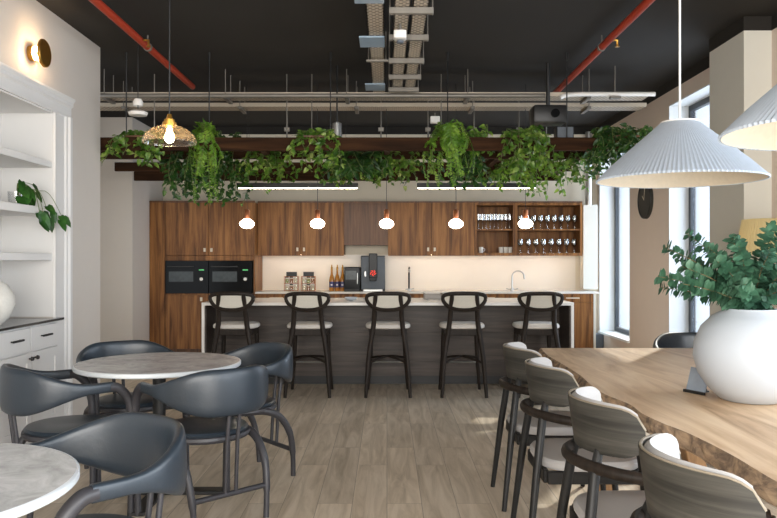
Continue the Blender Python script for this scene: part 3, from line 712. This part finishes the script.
def px_pl(label, a, c, y, n, drop, up, **k): trailing(label, X(a, y), X(c, y), y, n, drop, up, **k)
px_pl('trailing green plant at the far left end of the beams, behind the glass pendant', 112, 168, 6.8, 24, .26, .12)
px_pl('thick dark trailing plant hanging between the glass pendant and the bright fern', 160, 205, 7.62, 26, .5, .12, m='pothos_dark')
fern('bright green fern drooping from the beams just right of the glass pendant', X(205, 6.8), 6.79, 26, .62, .15)
px_pl('tall bushy dark plant standing above and behind the left bright fern', 188, 245, 7.62, 40, .55, .38, m='pothos_dark')
px_pl('sparse variegated vine on the beams above the left globe pendants', 238, 300, 7.62, 28, .26, .1, dens=.034)
px_pl('low vine trailing along the rear beam above the leftmost globe pendant', 232, 300, 9.2, 20, .3, .08, m='fern', narrow=.8)
px_pl('light green vine spilling over the front beam left of the centre', 290, 340, 6.8, 26, .3, .12)
px_pl('dark spiky leaved plant on the beams at the centre under the can light', 325, 388, 7.62, 38, .28, .17, m='pothos_dark', narrow=.5, lsize=(.08, .12))
px_pl('variegated vine on the rear beams at the centre above the middle globe', 318, 418, 8.55, 38, .28, .05)
px_pl('pale vine on the middle beams between the centre plants and the right fern', 372, 432, 7.62, 24, .26, .06)
fern('bright green fern drooping over the front beam right of the centre', X(450, 6.8), 6.79, 30, .5, .22)
px_pl('dark leafy vine mixed in behind the right bright fern', 425, 482, 7.2, 22, .4, .2, m='pothos_dark')
px_pl('leafy plant rising over the front beam beside the right bright fern', 462, 490, 6.9, 14, .14, .24)
px_pl('thin green vine along the rear beams between the bright fern and the right vines', 455, 525, 8.55, 28, .26, .06)
px_pl('leafy green vine rising above the front beam below the black projector', 500, 552, 6.8, 28, .38, .2)
px_pl('yellow green trailing vine hanging lowest near the rightmost globe pendant', 502, 562, 8.0, 38, .45, .05, m='fern', narrow=.8)
px_pl('sparse trailing vine on the beams left of the white pleated pendant', 545, 602, 7.62, 30, .34, .1)
px_pl('dark leafy plant at the right end of the beams touching the white pleated pendant', 592, 655, 6.8, 46, .34, .2, m='pothos_dark')

# ------------------------------------------------------------------ ceiling services
def pipe(px, y1, Yend, label):
    x = X(px, y1); z = 3.12
    o = thing('sprinkler_pipe', label, 'pipe', (x, 0, z))
    one('pipe', 'red_pipe', lambda b: add_tube(b, [(0, 2.0, 0), (0, Yend, 0)], .03, 14), o)
    for y in (4.2, 6.3):
        one('clamp', 'galv', lambda b: (add_tube(b, [(0, y-.015, 0), (0, y+.015, 0)], .036, 14), add_tube(b, [(0, y, .03), (0, y, ZC-z)], .006, 6)), o)
    for y in (3.4, 6.1):
        one('sprinkler_head', 'brass', lambda b: (add_tube(b, [(.03, y, 0), (.07, y, 0), (.07, y, -.05)], .01, 8), add_tube(b, [(.07, y, -.05), (.07, y, -.056)], .02, 12)), o)
    return o
pipe(190, 7.65, 7.75, 'red sprinkler pipe running under the black ceiling on the left')
pipe(553, 8.15, 8.2, 'red sprinkler pipe running under the black ceiling on the right')
def tray_y(xa, xb, z, y0, y1, m, label):
    o = thing('cable_tray', label, 'cable tray', (0, 0, 0))
    one('tray_bed', m, lambda b: (bx(b, xa, xb, y0, y1, z, z+.004), bx(b, xa, xa+.006, y0, y1, z, z+.05), bx(b, xb-.006, xb, y0, y1, z, z+.05)), o)
    return o
o = tray_y(X(365.5, 4.8), X(383.5, 4.8), 3.0, 2.5, 7.5, 'perf', 'cable tray with blue grey joint sheets, leftmost of three running to the camera')
for y in (4.7, 5.7, 7.2):
    box_obj('joint_sheet', 'blue_plastic', (X(365.5, 4.8)-.07, X(383.5, 4.8)+.004, y-.13, y+.13, 2.985, 2.997), o)
for y in (4.0, 6.2): one('hanger', 'galv', lambda b: (add_tube(b, [(X(365, 4.8)-.01, y, 2.98), (X(365, 4.8)-.01, y, ZC)], .005, 6), add_tube(b, [(X(384, 4.8)+.01, y, 2.98), (X(384, 4.8)+.01, y, ZC)], .005, 6), bx(b, X(365, 4.8)-.03, X(384, 4.8)+.03, y-.015, y+.015, 2.97, 2.985)), o)
o = tray_y(X(394.5, 4.8), X(411, 4.8), 3.0, 2.5, 7.55, 'perf', 'perforated cable tray, middle one of three running to the camera')
for y in (4.95, 5.55, 6.2, 6.75, 7.25): one('strut', 'galv', lambda b: (bx(b, X(389, 4.8), X(435, 4.8), y-.02, y+.02, 2.955, 2.998, .003), add_tube(b, [(X(390, 4.8), y, 2.95), (X(390, 4.8), y, ZC)], .005, 6), add_tube(b, [(X(434, 4.8), y, 2.95), (X(434, 4.8), y, ZC)], .005, 6)), o)
tray_y(X(413.5, 4.8), X(429.5, 4.8), 3.0, 2.5, 7.55, 'perf', 'perforated cable tray, rightmost of three running to the camera')
def tray_x(x0, x1, y, z, w, label):
    o = thing('cable_tray', label, 'cable tray', (0, 0, 0))
    one('tray_bed', 'perf', lambda b: (bx(b, x0, x1, y, y+w, z, z+.004), bx(b, x0, x1, y-.006, y, z, z+.04), bx(b, x0, x1, y+w, y+w+.006, z, z+.04)), o)
    for i in range(5):
        x = x0+(x1-x0)*(i+.5)/5
        one('hanger', 'galv', lambda b: (bx(b, x-.02, x+.02, y-.04, y+w+.04, z-.03, z-.001, .003), add_tube(b, [(x, y-.025, z-.03), (x, y-.025, ZC)], .005, 6), add_tube(b, [(x, y+w+.025, z-.03), (x, y+w+.025, ZC)], .005, 6)), o)
tray_x(-3.4, 2.6, 7.45, 2.955, .2, 'long perforated cable tray crossing the room, the nearer of the two cross trays')
tray_x(-3.4, 2.75, 7.95, 2.955, .22, 'long perforated cable tray crossing the room, the farther and lower of the two cross trays')
for px0, px1, yy, lab in ((100, 545, 7.3, 'white conduit bundle along the nearer cross tray'),):
    o = thing('conduit', lab, 'conduit', (0, 0, 0))
    one('ribbed_tube', 'galv', lambda b: add_tube(b, [(X(px0, yy), yy, 2.93), (X(px1, yy), yy, 2.93)], .022, 10), o)
o = thing('conduit', 'pale conduit run past the projector towards the right wall', 'conduit', (0, 0, 0))
one('ribbed_tube', 'white_plastic', lambda b: add_tube(b, smooth_path([(X(560, 7.3), 7.3, 2.91), (X(570, 7.3), 7.3, 2.94), (X(600, 7.3), 7.3, 2.945), (X(655, 7.3), 7.3, 2.945)], 5), .022, 10), o)
one('bracket', 'galv', lambda b: (bx(b, X(615, 7.3)-.05, X(615, 7.3)+.05, 7.27, 7.33, 2.9, 2.92), add_tube(b, [(X(615, 7.3), 7.3, 2.9), (X(615, 7.3), 7.3, ZC)], .006, 6)), o)
# small ceiling devices
o = thing('can_light', 'short steel can light hanging above the dark plant at the centre', 'ceiling light', (X(337, 7.3), 7.3, 0))
one('can', 'steel', lambda b: add_lathe(b, [(.001, 2.68), (.045, 2.66), (.05, 2.53), (.042, 2.53), (.04, 2.62), (.001, 2.63)], 22), o)
one('rod', 'black_metal', lambda b: add_tube(b, [(0, 0, 2.67), (0, 0, ZC)], .008, 8), o)
o = thing('projector', 'black projector hanging below the right cross trays', 'projector', (X(548, 7.2), 7.2, 0))
box_obj('body', 'black_metal', (-.16, .16, -.12, .12, 2.63, 2.80), o, .02, 2)
one('lens', 'black_gloss', lambda b: add_tube(b, [(.04, -.12, 2.715), (.04, -.15, 2.715)], .04, 18), o)
one('pole', 'black_metal', lambda b: add_tube(b, [(0, 0, 2.8), (0, 0, ZC)], .02, 10), o)
o = thing('speaker', 'small black box speaker on the beams below the projector', 'speaker', (X(565, 6.9), 6.95, 2.441))
box_obj('cabinet', 'black_metal', (-.08, .08, -.06, .06, 0, .12), o, .006); one('grille', 'grey_panel', lambda b: bx(b, -.07, .07, -.066, -.059, .01, .11), o)
o = thing('smoke_detector', 'white round ceiling device left of the glass pendant', 'detector', (X(138, 6.6), 6.6, 0))
one('dome', 'white_plastic', lambda b: add_lathe(b, [(.001, Z(116, 6.6)), (.075, Z(115.5, 6.6)), (.085, Z(112.5, 6.6)), (.05, Z(110.5, 6.6)), (.001, Z(110, 6.6))], 26), o)
one('base', 'white_plastic', lambda b: add_lathe(b, [(.04, Z(106, 6.6)), (.045, Z(102, 6.6)), (.03, Z(99, 6.6)), (.001, Z(99, 6.6))], 18), o)
one('stem', 'black_metal', lambda b: add_tube(b, [(0, 0, Z(110.5, 6.6)), (0, 0, ZC)], .004, 6), o)
o = thing('sensor_box', 'white sensor under the middle of the three cable trays', 'sensor', (X(400, 5.3), 5.3, 2.94))
box_obj('housing', 'white_plastic', (-.045, .045, -.05, .05, -.05, .01), o, .012, 2); one('lens', 'grey_panel', lambda b: add_cyl(b, (0, 0, -.075), .025, .016, 16), o); one('mount', 'galv', lambda b: add_tube(b, [(0, 0, .01), (0, 0, .06)], .01, 8), o)
o = thing('junction_box', 'small white junction box below the cross trays right of the centre', 'junction box', (X(435, 7.9), 7.9, 2.8))
box_obj('housing', 'white_plastic', (-.05, .05, -.04, .04, -.03, .04), o, .006); one('hook', 'galv', lambda b: add_tube(b, [(0, 0, .04), (0, 0, .08)], .006, 6), o)

# ------------------------------------------------------------------ glass pendant
Yg = 4.30
o = thing('glass_pendant', 'clear glass dome pendant with a brass cap above the round marble table', 'pendant light', (X(169.5, Yg), Yg, Z(143, Yg)))
one('glass_shade', 'smoke', lambda b: add_lathe(b, [(.152, 0), (.150, .012), (.135, .045), (.1, .075), (.06, .092), (.03, .1), (.03, .103), (.06, .096), (.102, .079), (.138, .048), (.154, .013), (.154, 0), (.152, 0)], 48), o)
one('bulb', 'bulb', lambda b: add_lathe(b, [(.001, .0), (.016, .004), (.027, .02), (.028, .034), (.018, .06), (.012, .085)], 20), o)
one('cap', 'brass', lambda b: add_lathe(b, [(.014, .085), (.04, .098), (.04, .118), (.03, .12), (.03, .135), (.018, .14), (.012, .165), (.004, .167)], 24), o)
one('cord', 'black_metal', lambda b: add_tube(b, [(0, 0, .165), (0, 0, ZC-Z(143, Yg))], .004, 6), o)

# ------------------------------------------------------------------ round tables and black chairs
def round_table(c, label):
    o = thing('round_table', label, 'table', (c[0], c[1], 0), 0, 'round marble tables')
    one('tabletop', 'marble', lambda b: add_lathe(b, [(.001, .75), (.452, .75)], 72), o)
    one('edge', 'marble_edge', lambda b: add_lathe(b, [(.452, .75), (.458, .7485), (.461, .745), (.461, .729), (.456, .724), (.001, .724)], 72), o)
    one('pedestal', 'black_metal', lambda b: add_tube(b, [(0, 0, .02), (0, 0, .724)], .036, 20), o)
    one('top_plate', 'black_metal', lambda b: add_cyl(b, (0, 0, .708), .17, .015, 24), o)
    one('base', 'black_metal', lambda b: (bx(b, -.4, .4, -.045, .045, 0, .022, .004), bx(b, -.045, .045, -.4, .4, .001, .021, .004)), o)
T2 = (-1.306, 4.30); T1 = (-1.30, 1.96)
round_table(T2, 'round grey marble table under the glass pendant, ringed by four black chairs')
round_table(T1, 'round grey marble table cut off at the lower left corner of the photo')
def make_armchair(loc, rz, label):
    o = thing('leather_armchair', label, 'chair', loc, rz, 'black armchairs at the round tables')   # front is +y
    path = [Vector((-.290, .10, .685)), Vector((-.298, .02, .69))]
    for k in range(15):
        a = PI+PI*k/14; path.append(Vector((.300*math.cos(a), -.045+.272*math.sin(a), .69)))
    path += [Vector((.298, .02, .69)), Vector((.290, .10, .685))]
    path = smooth_path(path, 3); n = len(path); hs = []; ws = []; pp = []
    for i, p in enumerate(path):
        s = abs(2*i/(n-1)-1); k = 1-max(0, min(1, (s-.2)/.66)); k = k*k*(3-2*k)
        top = .715+.085*k; bot = .662-.095*k
        hs.append((top-bot)/2); ws.append(.017+.007*k); pp.append(Vector((p.x, p.y, (top+bot)/2)))
    b = BM(); sweep(b, pp, ws, hs, 18, 3.2); obj('backrest', b, 'leather', o, ang=60)
    for s in (-1, 1):
        one('front_leg', 'chair_frame', lambda b: add_tube(b, smooth_path([(s*.290, .085, .688), (s*.288, .13, .68), (s*.284, .18, .63), (s*.28, .205, .55), (s*.274, .212, .4), (s*.262, .21, 0)], 6), [.024]*12+[.023]*7+[.021]*6+[.018]*6, 12), o)
        one('rear_leg', 'chair_frame', lambda b: add_tube(b, smooth_path([(s*.18, .05, .425), (s*.215, -.06, .428), (s*.228, -.16, .385), (s*.225, -.235, .28), (s*.215, -.265, .15), (s*.205, -.275, 0)], 6), [.022]*13+[.021]*6+[.019]*6+[.015]*6, 12), o)
        one('back_rod', 'chair_frame', lambda b: add_tube(b, [(s*.03, -.262, .165), (s*.03, -.277, .42), (s*.03, -.3, .6)], .0105, 10), o)
    one('stretcher', 'chair_frame', lambda b: add_tube(b, [(-.215, -.262, .165), (.215, -.262, .165)], .014, 10), o)
    one('seat_ring', 'chair_frame', lambda b: add_lathe(b, [(.001, .41), (.2, .41), (.235, .418), (.243, .432), (.24, .446), (.228, .45), (.001, .45)], 40), o)
    one('seat_cushion', 'leather', lambda b: add_lathe(b, [(.228, .448), (.232, .458), (.222, .47), (.16, .476), (.07, .472), (.001, .47)], 40), o)
    one('seat_rail', 'chair_frame', lambda b: (add_tube(b, [(-.27, .2, .425), (.27, .2, .425)], .014, 8)), o)
    return o
ac = make_armchair((0, 0, 0), 0, 'x')
def place(first, T, deg, dist, label, group=None, extra=0):
    a = R(deg); loc = (T[0]+dist*math.cos(a), T[1]+dist*math.sin(a), 0); rz = a+PI/2+R(extra)
    if first: ac.location = loc; ac.rotation_euler = (0, 0, rz); ac['label'] = label
    else: dup(ac, loc, rz, label, group)
place(True, T2, 314, .49, 'black leather armchair with its back to the camera, in front of the middle marble table')
place(False, T2, 40, .50, 'black leather armchair on the island side, right of the middle marble table')
place(False, T2, 126, .49, 'black leather armchair behind the middle marble table by the white wall')
place(False, T2, 222, .49, 'black leather armchair left of the middle marble table by the white drawers')
place(False, T1, 50, .50, 'large foreground black leather armchair beside the cut-off marble table')
dup(ac, (2.20, 5.22, 0), R(180), 'black armchair beyond the far end of the oak table, mostly hidden', 'black chairs by the oak table')

# ------------------------------------------------------------------ oak table
edge = [(4.97, 1.02), (4.6, .985), (4.2, .985), (3.81, .98), (3.5, .955), (3.28, .95), (3.05, .985), (2.87, .975), (2.7, .99), (2.53, 1.022), (2.26, 1.038), (2.0, 1.033), (1.6, 1.05), (1.2, 1.03), (.9, 1.04)]
redge = [(.9, 1.98), (1.5, 2.03), (2.2, 2.0), (2.9, 2.05), (3.6, 2.02), (4.3, 2.08), (4.97, 2.12)]
le = [Vector((x, y, 0)) for y, x in edge]; le = smooth_path(le, 6)
re_ = smooth_path([Vector((x, y, 0)) for y, x in redge], 6)
o = thing('dining_table', 'live edge oak slab dining table carrying the big white vase', 'table', (0, 0, 0))
b = BM()
def rx(y):
    for p, q in zip(re_, re_[1:]):
        if p.y-1e-6 <= y <= q.y+1e-6: return p.x+(q.x-p.x)*(y-p.y)/max(1e-6, q.y-p.y)
    return re_[-1].x
for z in (.75, .688):
    row = [(b.verts.new((p.x, p.y, z)), b.verts.new((rx(p.y), p.y, z))) for p in le]
    for q, r in zip(row, row[1:]): b.faces.new((q[0], r[0], r[1], q[1]) if z > .7 else (q[1], r[1], r[0], q[0]))
obj('slab', b, 'oak', o, False)
def edge_strip(b, pts, sg):
    rs = []
    for i, p in enumerate(pts):
        j = random.uniform(-.006, .006)
        k = .75+.35*math.sin(p.y*4.1)+j*12
        rs.append([(p.x, p.y, .75), (p.x-sg*(.012*k+j*.4), p.y, .742), (p.x-sg*(.024*k+j), p.y, .722), (p.x-sg*(.028*k-j), p.y, .703), (p.x-sg*(.016*k+j), p.y, .69), (p.x, p.y, .688)])
    rings(b, rs, False, False)
one('bark_edge', 'bark', lambda b: edge_strip(b, le, 1), o, False); one('bark_edge', 'bark', lambda b: edge_strip(b, re_, -1), o, False)
one('end_grain', 'oak_leg', lambda b: (bx(b, 1.02, 2.12, 4.967, 4.972, .688, .7495), bx(b, 1.04, 1.98, .897, .9005, .688, .7495)), o)
for y in (1.5, 4.3):
    for s in (-1, 1):
        one('leg', 'oak_leg', lambda b: add_box(b, (1.52+s*.2, y, .34), (.1, .1, .70), .006, 1, Matrix.Rotation(R(-s*14), 4, 'Y')), o)
one('under_frame', 'black_metal', lambda b: (bx(b, 1.2, 1.85, 1.46, 1.54, .66, .687), bx(b, 1.2, 1.85, 4.26, 4.34, .66, .687), bx(b, 1.49, 1.55, 1.5, 4.3, .655, .687)), o)

# ------------------------------------------------------------------ ash dining chairs
def make_dining(loc, rz, label):
    o = thing('dining_chair', label, 'chair', loc, rz, 'ash dining chairs along the oak table')   # front +y
    Rr = .272; N = 28; amax = R(67)
    def P(u, v, off=0):      # u -1..1 along the arc, v 0..1 up
        top = .852-.01*abs(u)**2; lo = .68+.01*u*u
        k = abs(u)
        if k > .74:
            e = (k-.74)/.26; c = 1-math.sqrt(max(0, 1-e*e)); top -= .06*c; lo += .055*c
        z = lo+(top-lo)*v; a = u*amax; rr = Rr-off; lean = .05*(z-.69)/.2
        return Vector((rr*math.sin(a), -.005+.03-rr*math.cos(a)-lean*math.cos(a)*.6, z))
    def shell(b, o0, o1, vs, us=1.0):
        out = []
        for i in range(N+1):
            u = (2*i/N-1)*us
            out.append([P(u, v, o0) for v in vs]+[P(u, v, o1) for v in reversed(vs)])
        rings(b, out)
    one('back_shell', 'ash', lambda b: shell(b, 0, .011, [0, .12, .35, .6, .85, 1]), o)
    one('shell_edge', 'ash_edge', lambda b: add_tube(b, [P(2*i/N-1, 1.0, .007)+Vector((0, 0, .001)) for i in range(N+1)], .0045, 6), o)
    def pad(b):
        out = []
        for i in range(N+1):
            u = (2*i/N-1)*.93; th = .03*(1-abs(u)**4)*.8+.007
            out.append([P(u, .06, .015), P(u, .5, .015), P(u, .985, .015), P(u, 1.03, .015+th*.5)+Vector((0, 0, .004)), P(u, .95, .015+th), P(u, .5, .015+th*1.15), P(u, .1, .015+th*.8)])
        rings(b, out)
    one('back_pad', 'upholstery', pad, o)
    rail = [Vector((-.242, .17, .605))]+[Vector((.255*math.sin(R(a)), -.015-.262*math.cos(R(a)), .62+.025*math.cos(R(a)))) for a in range(-90, 91, 15)]+[Vector((.242, .17, .605))]
    one('arm_rail', 'stool_wood', lambda b: add_tube(b, smooth_path(rail, 3), .0165, 10, flat=1.25), o)
    for s in (-1, 1):
        one('leg', 'dark_leg', lambda b: add_tube(b, [(s*.215, -.298, 0), (s*.18, -.252, .4), (s*.15, -.222, .62), (s*.115, -.192, .725)], [.013, .019, .019, .014], 12), o)
        one('leg', 'dark_leg', lambda b: add_tube(b, [(s*.225, .235, 0), (s*.228, .205, .4), (s*.238, .17, .605)], [.013, .019, .017], 12), o)
    one('seat_frame', 'dark_leg', lambda b: (bx(b, -.19, .19, -.225, -.2, .345, .402, .004), bx(b, -.22, .22, .19, .215, .345, .402, .004), bx(b, -.215, -.19, -.21, .2, .345, .402, .004), bx(b, .19, .215, -.21, .2, .345, .402, .004)), o)
    def seat(b):
        rs = []
        for z, k in ((.402, .9), (.405, .97), (.416, 1), (.434, 1), (.447, .96), (.454, .8), (.457, .4)):
            rs.append([(k*.235*math.copysign(abs(math.cos(a))**.6, math.cos(a)), .0+k*.235*math.copysign(abs(math.sin(a))**.6, math.sin(a)), z) for a in [2*PI*i/32 for i in range(32)]])
        rings(b, rs)
    one('seat_cushion', 'upholstery', seat, o)
    return o
dc = None
for y, lab in ((4.2, 'grey ash dining chair farthest from the camera at the oak table'), (3.52, 'grey ash dining chair second farthest from the camera at the oak table'), (2.67, 'grey ash dining chair second nearest to the camera at the oak table'), (1.90, 'grey ash dining chair nearest to the camera, cut by the bottom edge')):
    loc = (.92, y, 0)
    if dc is None: dc = make_dining(loc, R(270), lab)
    else: dup(dc, loc, R(270), lab)

# ------------------------------------------------------------------ vase, eucalyptus, card, lamps
vx, vy = 1.523, 3.14
o = obj('vase', (lambda b: (add_lathe(b, [(.001, 0), (.11, 0), (.125, .006), (.17, .05), (.208, .11), (.226, .18), (.222, .24), (.195, .305), (.15, .352), (.112, .372), (.106, .382), (.096, .382), (.1, .37), (.14, .345), (.001, .2)], 56), b)[1])(BM()), 'ceramic', loc=(vx, vy, .7505)); tag(o, 'big round white ceramic vase on the oak slab table', 'vase')
o = thing('eucalyptus_bunch', 'bunch of blue green eucalyptus stems standing in the big white vase', 'plant', (vx, vy, .97))
st, lf = BM(), BM()
random.seed(21)
def euc_stem(ax, ay, L, dens=1.0):
    # ends lean outward
    tip = Vector((ax, ay, L)); pts = smooth_path([(random.uniform(-.05, .05), random.uniform(-.05, .05), .02), (ax*.12, ay*.12, .17), (ax*.5, ay*.5, .17+(L-.17)*.62), tip], 8)
    add_tube(st, pts, [.0035, .0012], 5)
    for i, (a, c) in enumerate(zip(pts[8:], pts[9:])):
        t_ = (c-a).normalized(); k = i/max(1, len(pts)-10); ang = i*1.3+random.random()
        for q in (0, .5):
            u = t_.cross(Vector((math.cos(ang+q*3), math.sin(ang+q*3), .3))).normalized()
            for s in (1, -1):
                sz = random.uniform(.042, .066)*(1-.35*k)
                add_leaf(lf, a+(c-a)*q, u*s+t_*.35+rv(.15), t_+rv(.5), sz, sz*.92, .15, .05)
for (ax, ay, L) in ((-.37, -.02, .42), (-.42, -.08, .30), (-.33, -.12, .27), (-.25, .05, .48), (-.2, -.14, .36), (-.27, .1, .38), (-.08, .0, .46), (-.12, -.15, .42), (.02, -.12, .40), (.0, .12, .45), (.1, -.05, .47), (.16, -.14, .38), (.14, .1, .52), (.25, -.05, .40), (.3, .08, .46), (.28, -.15, .3), (.38, 0, .36), (-.12, -.2, .27), (.08, -.22, .27), (-.3, -.03, .34), (.2, 0, .3), (-.06, -.08, .34), (-.18, -.02, .28), (-.36, .06, .25), (.05, .05, .35), (-.3, -.1, .33), (-.2, -.05, .42), (.2, .05, .45)):
    euc_stem(ax, ay, L)
obj('stems', st, 'twig', o); obj('leaves', lf, 'euc', o, False)
o = thing('menu_stand', 'small dark card leaning in a black stand left of the big vase', 'card stand', (X(698, 3.3), 3.3, .7505), R(-62))
one('card', 'card', lambda b: add_box(b, (.0, 0, .055), (.1, .004, .11), 0, 1, Matrix.Rotation(R(-18), 4, 'X')), o)
one('foot', 'black_metal', lambda b: (bx(b, -.055, .055, -.03, -.02, 0, .012), bx(b, -.01, .01, -.02, .06, 0, .006), add_tube(b, [(0, .055, .003), (0, .02, .06)], .005, 6)), o)
def shade(Y, label):
    x = 1.366; z = Z(180, 3.5)
    o = thing('pleated_pendant', label, 'pendant light', (x, Y, z), 0, 'white pleated pendants over the oak table')
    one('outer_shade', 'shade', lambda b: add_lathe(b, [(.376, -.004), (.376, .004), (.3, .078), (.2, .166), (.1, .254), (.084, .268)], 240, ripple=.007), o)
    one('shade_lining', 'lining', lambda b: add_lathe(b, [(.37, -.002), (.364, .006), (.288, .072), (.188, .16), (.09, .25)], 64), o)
    one('top_ring', 'white_plastic', lambda b: add_lathe(b, [(.087, .262), (.087, .272), (.02, .272), (.02, .266)], 40), o)
    one('bulb', 'dim_bulb', lambda b: add_lathe(b, [(.001, .09), (.03, .1), (.04, .13), (.03, .165), (.018, .2)], 18), o)
    one('socket', 'white_plastic', lambda b: add_cyl(b, (0, 0, .195), .021, .085, 16), o)
    one('cord', 'white_plastic', lambda b: add_tube(b, [(0, 0, .28), (0, 0, ZC-z)], .005, 6), o)
shade(3.5, 'white pleated cone pendant hanging above the vase end of the oak table')
shade(2.16, 'white pleated cone pendant cut by the right edge, nearer the camera')
o = thing('floor_lamp', 'yellow glowing pleated floor lamp behind the eucalyptus near the right edge', 'lamp', (2.66, 5.2, 0))
one('base', 'black_metal', lambda b: add_lathe(b, [(.001, 0), (.14, 0), (.14, .015), (.02, .025), (.001, .025)], 28), o)
one('pole', 'brass', lambda b: add_tube(b, [(0, 0, .02), (0, 0, 1.42)], .01, 10), o)
one('lamp_shade', 'lamp_shade', lambda b: add_lathe(b, [(.225, 1.37), (.18, 1.615)], 120, ripple=.012), o)
one('bulb', 'dim_bulb', lambda b: add_lathe(b, [(.001, 1.41), (.012, 1.415), (.03, 1.46), (.03, 1.5), (.001, 1.53)], 16), o)
# clock
o = thing('wall_clock', 'round dark wall clock on the taupe wall between the two windows', 'clock', (XR, 8.6, 2.015))
one('face', 'clock', lambda b: add_tube(b, [(0, 0, 0), (-.03, 0, 0)], .215, 40), o)
one('rim', 'black_metal', lambda b: add_tube(b, [(-.03, .205*math.cos(a), .205*math.sin(a)) for a in [2*PI*k/40 for k in range(41)]], .01, 8), o)
one('hour_hand', 'pale_knob', lambda b: add_tube(b, [(-.034, 0, 0), (-.034, .06, .05)], .004, 6), o)
one('minute_hand', 'pale_knob', lambda b: add_tube(b, [(-.036, 0, 0), (-.036, -.03, .14)], .003, 6), o)

# ------------------------------------------------------------------ light
w = bpy.data.worlds.new('World'); S.world = w; w.use_nodes = True
bg = w.node_tree.nodes['Background']; bg.inputs[0].default_value = (.88, .94, 1, 1); bg.inputs[1].default_value = 2.0
def area(name, loc, rot, sx, sy, p, c):
    l = bpy.data.lights.new(name, 'AREA'); l.shape = 'RECTANGLE'; l.size = sx; l.size_y = sy; l.energy = p; l.color = c
    o = bpy.data.objects.new(name, l); COL.objects.link(o); o.location = loc; o.rotation_euler = rot; return o
area('daylight_glazing', (3.4, .9, 1.7), (0, R(90), 0), 2.8, 5.8, 350, (1, .95, .88))
area('fill_behind_camera', (0, -2.6, 1.7), (R(90), 0, 0), 6.4, 2.8, 470, (1, .95, .88))  # added fill lamp behind the camera, brightens the room from the front
s = bpy.data.lights.new('sun', 'SUN'); s.energy = 7; s.angle = R(1); s.color = (1, .86, .66)
so = bpy.data.objects.new('sun', s); COL.objects.link(so); so.rotation_euler = Vector((-.54, -.84, -.62)).to_track_quat('-Z', 'Y').to_euler()

for i, w_ in enumerate((W1, W2)): area('daylight_window', (3.7, (w_[0]+w_[1])/2, 1.7), (0, R(90), 0), 2.6, w_[1]-w_[0], 60, (.92, .96, 1))
def point(name, loc, p, c, r):
    l = bpy.data.lights.new(name, 'POINT'); l.energy = p; l.color = c; l.shadow_soft_size = r
    o = bpy.data.objects.new(name, l); COL.objects.link(o); o.location = loc
point('sconce_lamp', (XL+.072, 5.36, 2.81), 14, (1, .72, .42), .03)
# ------------------------------------------------------------------ camera
cam = bpy.data.cameras.new('camera'); co = bpy.data.objects.new('camera', cam); COL.objects.link(co)
co.location = (0, 0, CAMZ); co.rotation_euler = (R(90), 0, 0)
cam.sensor_width = 36; cam.lens = F*36/777; cam.shift_x = (388.5-CX)/777; cam.shift_y = 0; cam.clip_start = .05
S.camera = co
vs = S.view_settings; vs.view_transform = 'Standard'; vs.look = 'None'; vs.gamma = 1; vs.exposure = 0.2
S.cycles.use_denoising = True; S.cycles.max_bounces = 8; S.cycles.transparent_max_bounces = 16
S.cycles.caustics_reflective = False; S.cycles.caustics_refractive = False; S.cycles.sample_clamp_indirect = 4
